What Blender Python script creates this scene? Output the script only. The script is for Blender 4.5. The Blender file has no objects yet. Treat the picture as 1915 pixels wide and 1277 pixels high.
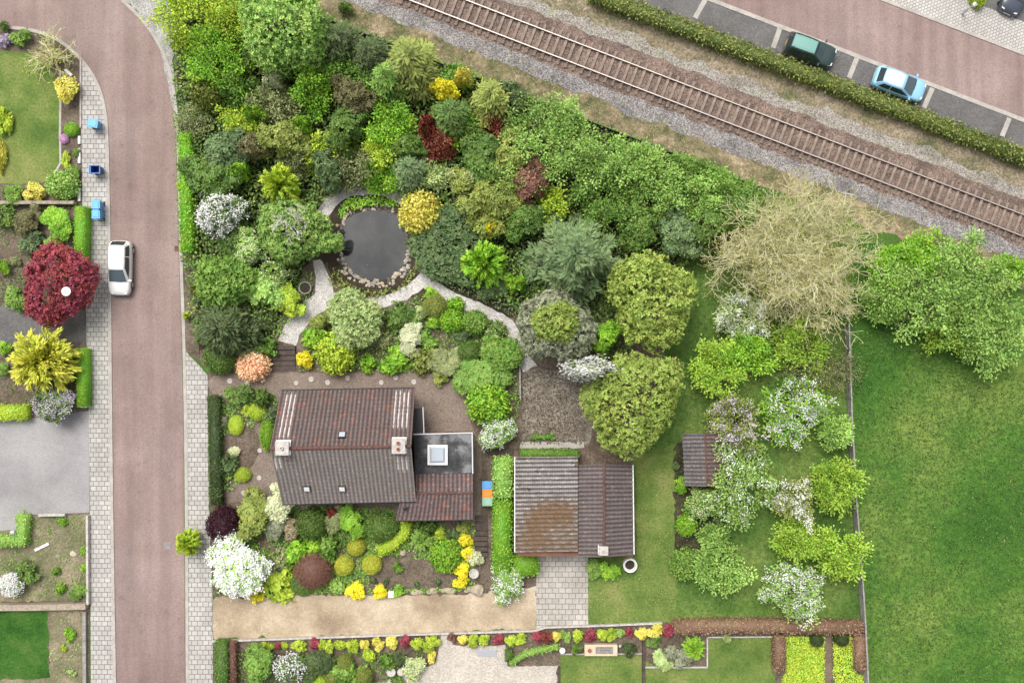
import bpy, bmesh, math, random
import numpy as np
from mathutils import Vector
from mathutils.geometry import tessellate_polygon
R = math.radians
sc = bpy.context.scene
col = sc.collection

# ---------------------------------------------------------------- camera
CAMH, FPX = 75.0, 1875.0
cam_d = bpy.data.cameras.new('drone_camera'); cam = bpy.data.objects.new('drone_camera', cam_d)
col.objects.link(cam); cam.location = (0, 0, CAMH); cam.rotation_euler = (0, 0, 0)
cam_d.sensor_fit = 'HORIZONTAL'; cam_d.angle = 2 * math.atan(957.5 / FPX)
cam_d.clip_end = 2000; sc.camera = cam
# ---------------------------------------------------------------- sky, sun, exposure
SUN_EL, SUN_AZ = 63, 118           # azimuth measured counter-clockwise from +X
w = bpy.data.worlds.new('World'); sc.world = w; w.use_nodes = True
nt = w.node_tree; bg = nt.nodes['Background']
sky = nt.nodes.new('ShaderNodeTexSky'); sky.sky_type = 'NISHITA'; sky.sun_disc = False
sky.sun_elevation = R(SUN_EL); sky.sun_rotation = R(90 - SUN_AZ); sky.dust_density = 6.0; sky.ozone_density = 0.6
hs = nt.nodes.new('ShaderNodeHueSaturation'); hs.inputs['Saturation'].default_value = 0.28
nt.links.new(sky.outputs[0], hs.inputs['Color']); nt.links.new(hs.outputs[0], bg.inputs['Color'])
bg.inputs['Strength'].default_value = 0.132
sd = bpy.data.lights.new('sun', 'SUN'); sd.energy = 1.45; sd.angle = R(26); sd.color = (1, .96, .90)
so = bpy.data.objects.new('sun', sd); col.objects.link(so)
sv = Vector((math.cos(R(SUN_AZ)) * math.cos(R(SUN_EL)), math.sin(R(SUN_AZ)) * math.cos(R(SUN_EL)), math.sin(R(SUN_EL))))
so.rotation_euler = (-sv).to_track_quat('-Z', 'Y').to_euler(); so.location = sv * 120
sc.view_settings.view_transform = 'Standard'; sc.view_settings.look = 'None'
sc.view_settings.gamma = 1.0; sc.view_settings.exposure = 0.38
try: sc.view_settings.use_curve_mapping = False
except Exception: pass

# ---------------------------------------------------------------- helpers
def P(px, py, z=0.0):
    s = (CAMH - z) / FPX
    return Vector(((px - 957.5) * s, (638.5 - py) * s, z))
def rngof(seed): return np.random.default_rng(seed)
def link(o, parent=None):
    col.objects.link(o)
    if parent is not None: o.parent = parent
    return o
def tag(o, label=None, cat=None, group=None, kind=None):
    if label: o['label'] = label
    if cat: o['category'] = cat
    if group: o['group'] = group
    if kind: o['kind'] = kind
    return o
def thing(name, loc, label, cat, group=None, rz=0.0):
    o = bpy.data.objects.new(name, None); o.empty_display_size = .3
    link(o); o.location = loc; o.rotation_euler = (0, 0, rz)
    return tag(o, label, cat, group)
def mesh_obj(name, verts, faces, mat, parent=None, smooth=False, local=False, loc=None):
    """verts in world space unless local; made relative to the parent's location (parents here are unrotated) """
    off = Vector((0, 0, 0))
    if loc is not None: off = Vector((0, 0, 0)) if local else Vector(loc)
    elif parent is not None and not local:
        p = parent
        while p is not None: off += Vector(p.location); p = p.parent
    me = bpy.data.meshes.new(name)
    me.from_pydata([tuple(Vector(v) - off) for v in verts], [], faces)
    me.materials.append(mat)
    if smooth: me.polygons.foreach_set('use_smooth', [True] * len(me.polygons))
    me.update()
    o = bpy.data.objects.new(name, me)
    if loc is not None: o.location = loc
    return link(o, parent)
class MB:
    def __init__(s): s.v, s.f, s.attr = [], [], {}
    def add(s, v, f):
        n = len(s.v); s.v += [tuple(a) for a in v]; s.f += [tuple(i + n for i in q) for q in f]; return s
    def box(s, x0, y0, z0, x1, y1, z1):
        return s.prism([(x0, y0), (x1, y0), (x1, y1), (x0, y1)], z0, z1)
    def prism(s, poly, z0, z1, top=None):
        n = len(poly); top = top or poly
        v = [(p[0], p[1], z0) for p in poly] + [(p[0], p[1], z1) for p in top]
        f = [tuple(range(n))[::-1], tuple(range(n, 2 * n))] + [(i, (i + 1) % n, n + (i + 1) % n, n + i) for i in range(n)]
        return s.add(v, f)
    def tube(s, p0, p1, r0, r1=None, n=8):
        r1 = r0 if r1 is None else r1
        p0, p1 = Vector(p0), Vector(p1); d = (p1 - p0).normalized()
        a = d.orthogonal().normalized(); b = d.cross(a)
        v = []
        for p, r in ((p0, r0), (p1, r1)):
            for k in range(n):
                t = 2 * math.pi * k / n; v.append(p + (a * math.cos(t) + b * math.sin(t)) * r)
        return s.add(v, [tuple(range(n))[::-1], tuple(range(n, 2 * n))] + [(i, (i + 1) % n, n + (i + 1) % n, n + i) for i in range(n)])
    def lathe(s, prof, c=(0, 0, 0), n=20, sx=1, sy=1):
        v = []; m = len(prof)
        for r, z in prof:
            for k in range(n):
                t = 2 * math.pi * k / n; v.append((c[0] + r * sx * math.cos(t), c[1] + r * sy * math.sin(t), c[2] + z))
        f = [(j * n + i, j * n + (i + 1) % n, (j + 1) * n + (i + 1) % n, (j + 1) * n + i) for j in range(m - 1) for i in range(n)]
        f += [tuple(range(n))[::-1], tuple(range((m - 1) * n, m * n))]
        return s.add(v, f)
    def build(s, name, mat, parent=None, smooth=False, local=False, loc=None):
        o = mesh_obj(name, s.v, s.f, mat, parent, smooth, local, loc)
        for k, vals in s.attr.items(): o.data.attributes.new(k, 'FLOAT', 'POINT').data.foreach_set('value', vals)
        return o
def chaikin(pts, it=2, closed=True):
    for _ in range(it):
        out = []; n = len(pts)
        for i in range(n if closed else n - 1):
            a, b = pts[i], pts[(i + 1) % n]
            out += [(a[0] * .75 + b[0] * .25, a[1] * .75 + b[1] * .25), (a[0] * .25 + b[0] * .75, a[1] * .25 + b[1] * .75)]
        pts = out if closed else [pts[0]] + out + [pts[-1]]
    return pts
def rough(pts, amp, step, seed):
    r = random.Random(seed); out = []; n = len(pts)
    for i in range(n):
        a, b = pts[i], pts[(i + 1) % n]; L = math.hypot(b[0] - a[0], b[1] - a[1]); k = max(1, int(L / step))
        for j in range(k):
            t = j / k; out.append((a[0] + (b[0] - a[0]) * t + r.gauss(0, amp), a[1] + (b[1] - a[1]) * t + r.gauss(0, amp)))
    return out
def ribbon(pts, w):
    """closed outline (pixels) of a strip along pts; w = one width or one per point """
    n = len(pts); ws = w if isinstance(w, (list, tuple)) else [w] * n; L, Rr = [], []
    for i in range(n):
        a, b = pts[max(0, i - 1)], pts[min(n - 1, i + 1)]
        d = Vector((b[0] - a[0], b[1] - a[1])).normalized(); nx, ny = -d.y, d.x
        L.append((pts[i][0] + nx * ws[i] / 2, pts[i][1] + ny * ws[i] / 2)); Rr.append((pts[i][0] - nx * ws[i] / 2, pts[i][1] - ny * ws[i] / 2))
    return L + Rr[::-1]
def sheet(name, pts, z, mat, kind='structure', thick=0.0, rougha=0, seed=1, label=None, cat=None):
    if rougha: pts = rough(pts, rougha, 7, seed)
    poly = [P(x, y, z) for x, y in pts]
    tris = tessellate_polygon([[Vector((p.x, p.y, 0)) for p in poly]])
    f = []
    for t in tris:
        a, b, c = (poly[i] for i in t)
        f.append(tuple(t) if (b - a).cross(c - a).z > 0 else tuple(t[::-1]))
    v = list(poly); n = len(v)
    if thick:
        v += [Vector((p.x, p.y, z - thick)) for p in poly]
        area = sum(poly[i].x * poly[(i + 1) % n].y - poly[(i + 1) % n].x * poly[i].y for i in range(n))
        for i in range(n):
            j = (i + 1) % n; f.append((n + i, n + j, j, i) if area > 0 else (i, j, n + j, n + i))
    o = mesh_obj(name, v, f, mat)
    return tag(o, label, cat, None, kind)
def inpoly(px, py, poly):
    px, py = np.asarray(px), np.asarray(py); ins = np.zeros(px.shape, bool); n = len(poly)
    for i in range(n):
        x0, y0 = poly[i]; x1, y1 = poly[(i + 1) % n]
        if y0 == y1: continue
        c = ((y0 > py) != (y1 > py)) & (px < (x1 - x0) * (py - y0) / (y1 - y0) + x0); ins ^= c
    return ins

# ---------------------------------------------------------------- materials
def newmat(name):
    m = bpy.data.materials.new(name); m.use_nodes = True
    return m, m.node_tree, m.node_tree.nodes['Principled BSDF']
def plain(name, c, rough=.6, metal=0.0, spec=.5, coat=0.0, var=0.0, vscale=3.0):
    m, nt, b = newmat(name)
    b.inputs['Base Color'].default_value = (*c, 1); b.inputs['Roughness'].default_value = rough
    b.inputs['Metallic'].default_value = metal; b.inputs['Specular IOR Level'].default_value = spec
    b.inputs['Coat Weight'].default_value = coat
    if var:
        N = nt.nodes.new; tc = N('ShaderNodeTexCoord'); no = N('ShaderNodeTexNoise'); no.inputs['Scale'].default_value = vscale; no.inputs['Detail'].default_value = 6
        cr = N('ShaderNodeValToRGB'); cr.color_ramp.elements[0].position = .3; cr.color_ramp.elements[1].position = .75
        cr.color_ramp.elements[0].color = (*[x * (1 - var) for x in c], 1); cr.color_ramp.elements[1].color = (*[min(.95, x * (1 + var)) for x in c], 1)
        nt.links.new(tc.outputs['Object'], no.inputs['Vector']); nt.links.new(no.outputs[0], cr.inputs[0]); nt.links.new(cr.outputs[0], b.inputs['Base Color'])
    return m
def ground(name, cols, big=.25, fine=9.0, fineamt=.35, bump=.5, rough=.9, speck=None, brick=None, warp=.0, coords=None, lo=.35, hi=.65):
    """layered procedural ground: large patches between the colours, fine grain, optional pebbles (speck=(scale, amount)) or paving """
    m, nt, b = newmat(name); N = nt.nodes.new; Lk = nt.links.new
    tc = N('ShaderNodeTexCoord'); vec = tc.outputs['Object']
    n1 = N('ShaderNodeTexNoise'); n1.inputs['Scale'].default_value = big; n1.inputs['Detail'].default_value = 7; n1.inputs['Roughness'].default_value = .62
    Lk(vec, n1.inputs['Vector'])
    cr = N('ShaderNodeValToRGB'); e = cr.color_ramp.elements
    k = len(cols)
    for i, c in enumerate(cols):
        p = lo + (hi - lo) * i / max(1, k - 1)
        el = e[i] if i < 2 else e.new(p)
        el.position = p; el.color = (*c, 1)
    Lk(n1.outputs[0], cr.inputs[0]); out = cr.outputs[0]; hgt = None
    n2 = N('ShaderNodeTexNoise'); n2.inputs['Scale'].default_value = fine; n2.inputs['Detail'].default_value = 5; n2.inputs['Roughness'].default_value = .7
    Lk(vec, n2.inputs['Vector'])
    if brick:
        br = N('ShaderNodeTexBrick'); br.inputs['Scale'].default_value = 1
        br.inputs['Brick Width'].default_value = brick[0]; br.inputs['Row Height'].default_value = brick[1]; br.inputs['Mortar Size'].default_value = brick[2]
        br.inputs['Mortar Smooth'].default_value = .25; br.inputs['Bias'].default_value = 0
        br.inputs['Color1'].default_value = (1.08, 1.08, 1.07, 1); br.inputs['Color2'].default_value = (.86, .86, .86, 1); br.inputs['Mortar'].default_value = (.42, .40, .38, 1)
        mp = N('ShaderNodeMapping'); mp.inputs['Rotation'].default_value = (0, 0, brick[3] if len(brick) > 3 else 0)
        Lk(vec, mp.inputs['Vector']); Lk(mp.outputs[0], br.inputs['Vector'])
        mx = N('ShaderNodeMix'); mx.data_type = 'RGBA'; mx.blend_type = 'MULTIPLY'; mx.inputs[0].default_value = 1
        Lk(out, mx.inputs[6]); Lk(br.outputs['Color'], mx.inputs[7]); out = mx.outputs[2]; hgt = br.outputs['Fac']
    if speck:
        vo = N('ShaderNodeTexVoronoi'); vo.inputs['Scale'].default_value = speck[0]; Lk(vec, vo.inputs['Vector'])
        rp = N('ShaderNodeMapRange'); rp.inputs[3].default_value = 1 - speck[1]; rp.inputs[4].default_value = 1 + speck[1]
        sp = N('ShaderNodeSeparateColor'); Lk(vo.outputs['Color'], sp.inputs[0]); Lk(sp.outputs[0], rp.inputs[0])
        mx = N('ShaderNodeMix'); mx.data_type = 'RGBA'; mx.blend_type = 'MULTIPLY'; mx.inputs[0].default_value = 1
        Lk(out, mx.inputs[6]); Lk(rp.outputs[0], mx.inputs[7]); out = mx.outputs[2]
    rp = N('ShaderNodeMapRange'); rp.inputs[1].default_value = .25; rp.inputs[2].default_value = .75; rp.inputs[3].default_value = 1 - fineamt; rp.inputs[4].default_value = 1 + fineamt
    Lk(n2.outputs[0], rp.inputs[0])
    mx = N('ShaderNodeMix'); mx.data_type = 'RGBA'; mx.blend_type = 'MULTIPLY'; mx.inputs[0].default_value = 1
    Lk(out, mx.inputs[6]); Lk(rp.outputs[0], mx.inputs[7]); Lk(mx.outputs[2], b.inputs['Base Color'])
    b.inputs['Roughness'].default_value = rough; b.inputs['Specular IOR Level'].default_value = .25
    bp = N('ShaderNodeBump'); bp.inputs['Strength'].default_value = bump; bp.inputs['Distance'].default_value = .05
    Lk(n2.outputs[0], bp.inputs['Height']); Lk(bp.outputs[0], b.inputs['Normal'])
    return m
def leafmat(name, c0, c1, rough=.55):
    m, nt, b = newmat(name); N = nt.nodes.new; Lk = nt.links.new
    at = N('ShaderNodeAttribute'); at.attribute_name = 'tint'
    cr = N('ShaderNodeValToRGB'); cr.color_ramp.elements[0].color = (*c0, 1); cr.color_ramp.elements[1].color = (*c1, 1)
    cr.color_ramp.elements[0].position = .05; cr.color_ramp.elements[1].position = .95
    Lk(at.outputs['Fac'], cr.inputs[0])
    oi = N('ShaderNodeObjectInfo'); hv = N('ShaderNodeHueSaturation')
    tc = N('ShaderNodeTexCoord'); no = N('ShaderNodeTexNoise'); no.inputs['Scale'].default_value = 1.1; no.inputs['Detail'].default_value = 3; Lk(tc.outputs['Object'], no.inputs['Vector'])
    r1 = N('ShaderNodeMapRange'); r1.inputs[1].default_value = .3; r1.inputs[2].default_value = .7; r1.inputs[3].default_value = .484; r1.inputs[4].default_value = .516
    r2 = N('ShaderNodeMapRange'); r2.inputs[3].default_value = .86; r2.inputs[4].default_value = 1.12
    ml = N('ShaderNodeMath'); ml.operation = 'MULTIPLY'; ml.inputs[1].default_value = 7.31
    fr = N('ShaderNodeMath'); fr.operation = 'FRACT'
    Lk(no.outputs[0], r1.inputs[0]); Lk(oi.outputs['Random'], ml.inputs[0]); Lk(ml.outputs[0], fr.inputs[0]); Lk(fr.outputs[0], r2.inputs[0])
    Lk(r1.outputs[0], hv.inputs['Hue']); Lk(r2.outputs[0], hv.inputs['Value']); Lk(cr.outputs[0], hv.inputs['Color'])
    Lk(hv.outputs[0], b.inputs['Base Color']); b.inputs['Roughness'].default_value = rough; b.inputs['Specular IOR Level'].default_value = .3
    return m
LEAFC = dict(
 lime=((.25, .37, .025), (.60, .78, .08)), spring=((.11, .28, .02), (.38, .68, .06)), apple=((.16, .30, .05), (.47, .72, .17)),
 mid=((.09, .19, .028), (.30, .50, .09)), dark=((.055, .11, .022), (.19, .32, .06)), deep=((.03, .052, .018), (.115, .165, .05)),
 blue=((.05, .095, .035), (.22, .32, .125)), olive=((.12, .16, .03), (.38, .45, .10)), sage=((.13, .16, .06), (.39, .44, .18)),
 pale=((.22, .33, .08), (.58, .70, .30)), oak=((.16, .23, .035), (.45, .57, .12)), gold=((.60, .55, .05), (.95, .90, .22)),
 yellow=((.75, .66, .01), (.98, .92, .06)), red=((.13, .03, .02), (.42, .12, .075)), crimson=((.18, .024, .04), (.48, .095, .115)),
 maroon=((.024, .006, .011), (.07, .018, .028)), bronze=((.08, .075, .03), (.25, .24, .10)), copper=((.16, .095, .055), (.46, .31, .20)),
 peach=((.93, .50, .25), (.99, .76, .50)), white=((.68, .68, .63), (.95, .95, .93)), cream=((.42, .47, .24), (.84, .86, .56)),
 lilac=((.40, .33, .44), (.74, .64, .78)), pink=((.60, .30, .52), (.88, .60, .80)), hedge=((.06, .10, .02), (.42, .46, .12)),
 golden=((.28, .33, .03), (.78, .80, .10)), larch=((.14, .25, .045), (.36, .56, .13)),
 budding=((.26, .28, .05), (.56, .58, .17)),
 fresh=((.19, .33, .03), (.48, .72, .09)),
 silver=((.15, .17, .10), (.40, .43, .28)), rust=((.11, .06, .045), (.34, .16, .11)), straw=((.24, .19, .10), (.62, .52, .33)),
 grass=((.045, .10, .015), (.17, .27, .055)), meadow=((.035, .10, .012), (.12, .25, .035)), litter=((.07, .055, .035), (.22, .17, .11)))
LM = {k: leafmat(k + '_leaves', *v) for k, v in LEAFC.items()}
def twigmat(name, c, var=.35): return plain(name, c, .85, 0, .2, 0, var, 1.2)
def road(name, cols, ang):
    m = ground(name, cols, .14, 24, .20, .35, .85, speck=(16, .14)); nt = m.node_tree; N = nt.nodes.new; Lk = nt.links.new; b = nt.nodes['Principled BSDF']; src = b.inputs['Base Color'].links[0].from_socket
    tc = N('ShaderNodeTexCoord'); mp = N('ShaderNodeMapping'); mp.inputs['Rotation'].default_value = (0, 0, ang); mp.inputs['Scale'].default_value = (1.1, .07, 1); Lk(tc.outputs['Object'], mp.inputs['Vector'])
    for vec, s_, lo, hi, a_, b_ in ((mp.outputs[0], 1.0, .38, .62, .88, 1.08), (tc.outputs['Object'], 1.6, .60, .72, 1.0, .84), (tc.outputs['Object'], .33, .35, .65, .92, 1.07)):
        n = N('ShaderNodeTexNoise'); n.inputs['Scale'].default_value = s_; n.inputs['Detail'].default_value = 6; Lk(vec, n.inputs['Vector']); r = N('ShaderNodeMapRange')
        for k, v in ((1, lo), (2, hi), (3, a_), (4, b_)): r.inputs[k].default_value = v
        Lk(n.outputs[0], r.inputs[0]); mx = N('ShaderNodeMix'); mx.data_type = 'RGBA'; mx.blend_type = 'MULTIPLY'; mx.inputs[0].default_value = 1; Lk(src, mx.inputs[6]); Lk(r.outputs[0], mx.inputs[7]); src = mx.outputs[2]
    Lk(src, b.inputs['Base Color']); return m
M = dict(
 asphalt_red_tilt=road('red_asphalt_north', [(.25, .178, .16), (.285, .21, .19), (.31, .235, .215)], R(111)),
 ground=ground('grass_ground', [(.05, .12, .02), (.10, .18, .035)], .2, 8, .5),
 asphalt_red=road('red_asphalt', [(.245, .175, .158), (.28, .207, .187), (.31, .237, .217)], 0.0),
 asphalt_grey=ground('grey_asphalt', [(.115, .11, .108), (.16, .155, .15)], .5, 16, .35, .4, .85, speck=(11, .18)),
 asphalt_pale=ground('pale_asphalt', [(.26, .25, .25), (.33, .32, .32), (.37, .36, .36)], .16, 30, .18, .4, .85, speck=(18, .12)),
 paver=ground('concrete_paving', [(.40, .385, .36), (.50, .485, .46)], .35, 12, .22, .3, .85, brick=(.42, .36, .028)),
 paver_big=ground('driveway_paving', [(.38, .35, .31), (.50, .47, .43)], .5, 9, .25, .3, .85, brick=(.5, .40, .025)),
 paver_tilt=ground('tilted_paving', [(.46, .44, .42), (.54, .52, .49)], .3, 12, .2, .3, .85, brick=(.26, .22, .022, R(-21))),
 kerb=ground('kerb_concrete', [(.36, .33, .30), (.48, .45, .41)], 1.2, 10, .25, .3),
 gravel=ground('pale_gravel', [(.48, .455, .425), (.62, .595, .565)], .6, 16, .4, .8, .9, speck=(14, .28)),
 gravel_grey=ground('grey_gravel', [(.30, .29, .275), (.42, .41, .385)], .6, 14, .45, .8, .9, speck=(12, .3)),
 ballast=ground('grey_ballast', [(.17, .16, .155), (.25, .232, .225), (.31, .29, .275)], .5, 17, .6, 1.0, .9, speck=(15, .6)),
 ballast_brown=ground('rusty_ballast', [(.13, .095, .08), (.20, .145, .12), (.26, .19, .155)], .6, 18, .55, 1.0, .9, speck=(15, .5)),
 ballast_pale=ground('pale_ballast', [(.22, .20, .165), (.33, .30, .265), (.30, .295, .25)], .45, 16, .6, 1.0, .9, speck=(14, .5)),
 drybank=ground('dry_bank', [(.085, .105, .04), (.16, .15, .075), (.25, .20, .12), (.38, .31, .205)], .55, 9, .6, .9, .9, speck=(5, .25)),
 verge=ground('scrubby_verge', [(.12, .13, .06), (.24, .20, .13), (.32, .26, .19)], .4, 7, .6, .9, .9, speck=(6, .3)),
 soil=ground('brown_soil', [(.11, .085, .06), (.19, .15, .115)], .6, 9, .5, .8, .95, speck=(7, .25)),
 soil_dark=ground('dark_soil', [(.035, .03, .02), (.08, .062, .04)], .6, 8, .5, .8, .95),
 court=ground('brown_gravel_court', [(.20, .155, .125), (.27, .22, .18)], .3, 16, .38, .7, .92, speck=(15, .25)),
 mulch=ground('leaf_mulch', [(.18, .155, .125), (.28, .245, .205)], .7, 9, .45, .9, .95, speck=(8, .28)),
 sand=ground('sandy_drive', [(.29, .22, .15), (.45, .36, .25), (.60, .51, .39)], .22, 9, .22, .5, .92, speck=(10, .10)),
 forecourt=ground('beige_fine_gravel', [(.44, .395, .34), (.56, .51, .45)], .4, 13, .28, .6, .92, speck=(12, .2)),
 weeds=ground('weedy_soil', [(.10, .13, .05), (.20, .18, .11), (.33, .27, .19)], .5, 6, .55, .8, .95, lo=.32, hi=.7),
 lawn=ground('mown_lawn', [(.075, .135, .025), (.14, .20, .045), (.23, .25, .08)], .28, 6, .45, .8, .9),
 lawn_worn=ground('worn_lawn', [(.11, .165, .035), (.19, .22, .065), (.27, .26, .11)], .22, 6, .45, .8, .9),
 lawn_dark=ground('dark_lawn', [(.018, .075, .008), (.04, .12, .015), (.08, .15, .03)], .45, 6, .5, .8, .9),
 orchard=ground('orchard_turf', [(.05, .115, .018), (.10, .18, .035), (.18, .24, .06)], .18, 3, .5, .8, .9),
 field=ground('meadow_turf', [(.032, .105, .013), (.072, .17, .024), (.17, .24, .05)], .09, 2.4, .5, .8, .9),
 path_dirt=ground('dirt_path', [(.14, .10, .07), (.22, .17, .125)], .6, 9, .4, .7),
)
M['white'] = plain('white_paint', (.78, .77, .75), .5, var=.08)
M['concrete'] = plain('pale_concrete', (.50, .47, .43), .85, var=.25, vscale=4)
M['stone'] = plain('beige_stone', (.36, .30, .23), .8, var=.35, vscale=5)
M['steel'] = plain('rail_steel', (.46, .41, .38), .45, .55)
M['rustysteel'] = plain('rusty_steel', (.16, .085, .055), .8, .2, var=.3)
M['sleeper'] = plain('weathered_sleeper', (.26, .205, .165), .9, var=.35, vscale=2)
M['darkwood'] = plain('dark_wood', (.075, .055, .045), .8, var=.4, vscale=4)
M['wood'] = plain('grey_wood', (.30, .285, .265), .85, var=.3, vscale=4)
M['palewood'] = plain('pale_wood', (.66, .54, .38), .7, var=.15)
M['bark'] = plain('bark', (.13, .10, .075), .95, 0, .2, 0, .4, 5)
M['tan_twig'] = twigmat('tan_twigs', (.90, .76, .45))
M['grey_twig'] = twigmat('grey_twigs', (.74, .71, .60))
M['sage_twig'] = twigmat('sage_twigs', (.27, .27, .16))
M['brick'] = ground('house_brick', [(.22, .10, .07), (.30, .15, .10)], 1, 14, .3, .3, brick=(.22, .065, .01))
M['render'] = plain('white_render', (.66, .64, .60), .85, var=.1)
M['black'] = plain('black_plastic', (.02, .02, .022), .5)
M['bitumen_edge'] = plain('pale_metal_edge', (.60, .60, .60), .5)
M['glass'] = plain('dark_glass', (.025, .035, .04), .06, 0, .8)
M['windscreen'] = plain('tinted_windscreen', (.07, .10, .115), .05, 0, 1.0)
M['skyglass'] = plain('roof_light_glass', (.42, .47, .52), .12, 0, .6)
M['terracotta'] = plain('terracotta', (.36, .14, .08), .8, var=.2)
M['rubber'] = plain('rubber', (.025, .025, .025), .8)
M['alloy'] = plain('alloy', (.55, .56, .58), .35, .7)
M['headlamp'] = plain('headlamp_glass', (.75, .78, .80), .12)
M['taillamp'] = plain('tail_lamp_glass', (.45, .03, .02), .2)
M['blueplastic'] = plain('blue_plastic', (.10, .33, .72), .45)
M['bluedark'] = plain('dark_blue_plastic', (.03, .08, .30), .5)
M['orangeplastic'] = plain('orange_plastic', (.85, .27, .04), .45)
M['greenplastic'] = plain('pale_green_plastic', (.30, .50, .36), .45)
M['greybin'] = plain('grey_plastic', (.10, .11, .11), .5)
# ---------------------------------------------------------------- foliage meshes (numpy)
def unit(a): return a / np.maximum(np.linalg.norm(a, axis=1, keepdims=True), 1e-9)
def randdir(g, n): return unit(g.normal(size=(n, 3)))
class Cloud:
    """many small leaf faces (folded diamonds) plus optional solid parts; built as one mesh with a per-face 'tint' """
    def __init__(s): s.V, s.F, s.T, s.n = [], [], [], 0
    def leaves(s, p, d, nrm, L, W, tint):
        n = len(p); L = np.broadcast_to(np.asarray(L, float), (n,))[:, None]; W = np.broadcast_to(np.asarray(W, float), (n,))[:, None]
        d = unit(d); t = unit(np.cross(nrm, d)); up = np.cross(d, t)
        v = np.stack([p, p + d * L * .5 + t * W * .5 - up * W * .12, p + d * L - up * L * .12, p + d * L * .5 - t * W * .5 - up * W * .12], 1)
        s.V.append(v.reshape(-1, 3)); s.F.append(np.arange(n * 4).reshape(-1, 4) + s.n); s.n += n * 4
        s.T.append(np.clip(np.broadcast_to(tint, (n,)), 0, 1)); return s
    def quads(s, v, f, tint):
        s.V.append(np.asarray(v, float)); f = np.asarray(f, int); s.F.append(f + s.n); s.n += len(v); s.T.append(np.full(len(f), tint) if np.isscalar(tint) else tint); return s
    def data(s, name):
        V = np.concatenate(s.V); F = np.concatenate(s.F); T = np.concatenate(s.T)
        me = bpy.data.meshes.new(name); me.vertices.add(len(V)); me.vertices.foreach_set('co', V.ravel())
        me.loops.add(F.size); me.loops.foreach_set('vertex_index', F.ravel().astype(np.int32))
        me.polygons.add(len(F)); me.polygons.foreach_set('loop_start', np.arange(0, F.size, 4, dtype=np.int32))
        try: me.polygons.foreach_set('loop_total', np.full(len(F), 4, np.int32))
        except Exception: pass
        at = me.attributes.new('tint', 'FLOAT', 'FACE'); at.data.foreach_set('value', T.astype(np.float32))
        me.update(); me.validate(); return me
def core(cl, g, rx, ry, h, z0, k=.88, tint=.25, nu=18, nv=7, e=1.0):
    v, f = [], []
    for j in range(nv + 1):
        a = math.pi / 2 * j / nv
        r = math.cos(a) ** e; z = z0 + (h - z0) * math.sin(a) ** e * k
        for i in range(nu):
            t = 2 * math.pi * i / nu; v.append((rx * k * r * math.cos(t), ry * k * r * math.sin(t), z))
    for j in range(nv):
        for i in range(nu): f.append((j * nu + i, j * nu + (i + 1) % nu, (j + 1) * nu + (i + 1) % nu, (j + 1) * nu + i))
    cl.quads(v, f, tint)
def blob_points(g, Rr, H, z0, nb, rb, N, flat=.85, spread=1.0, vis=.72, irr=.26, rmin=.25):
    """points on the outside of a heap of lobes that fills a crown of radius Rr between z0 and H """
    ctr = np.zeros((0, 3)); zc = z0 + (H - z0) * .45; hz = (H - z0) * .55
    u = randdir(g, nb); u[:, 2] = np.abs(u[:, 2]) * 1.0 - .25; u = unit(u)
    rad = (g.uniform(rmin, 1, nb) ** .5)[:, None]
    k4 = min(4, nb // 5); u[:k4] = unit(np.stack([g.normal(size=k4) * .3, g.normal(size=k4) * .3, np.ones(k4)], 1)); rad[:k4] = .8
    if rmin > .5:      # even dome: lobes spread over the whole upper side
        q = np.arange(nb); u[:, 2] = 1 - 1.3 * (q + .5) / nb; th = q * 2.39996; rr = np.sqrt(np.maximum(0, 1 - u[:, 2] ** 2)); u[:, 0] = rr * np.cos(th); u[:, 1] = rr * np.sin(th); rad = g.uniform(.86, 1.06, nb)[:, None]
    r = rb * Rr * g.uniform(.55, 1.3, nb)
    ctr = u * rad * np.array([Rr * spread, Rr * spread, hz]) * (1 - rb * .85); ctr[:, 2] += zc
    az = np.arctan2(ctr[:, 1], ctr[:, 0]); ph = g.uniform(0, 6.28, 3); ctr[:, :2] *= (1 + irr * (.55 * np.sin(2 * az + ph[0]) + .45 * np.sin(3 * az + ph[1]) + .3 * np.sin(5 * az + ph[2])))[:, None]
    k = int(N * 2.2); bi = g.choice(nb, k, p=r ** 2 / (r ** 2).sum()); d = randdir(g, k); d[:, 2] = d[:, 2] * .8 + .22; d = unit(d)
    p = ctr[bi] + d * r[bi][:, None] * np.where(g.uniform(0, 1, k) < .10, g.uniform(1.05, 1.38, k), g.uniform(.72, 1.08, k))[:, None] * np.array([1, 1, flat])
    keep = np.ones(k, bool)
    for b in range(nb):
        q = np.linalg.norm((p - ctr[b]) / np.array([1, 1, flat]), axis=1) / r[b]
        keep &= ~((q < vis) & (bi != b))
    keep &= p[:, 2] > .05
    idx = np.nonzero(keep)[0][:N]; bt = g.uniform(0, 1, nb)
    return p[idx], d[idx], bt[bi[idx]]
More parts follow.
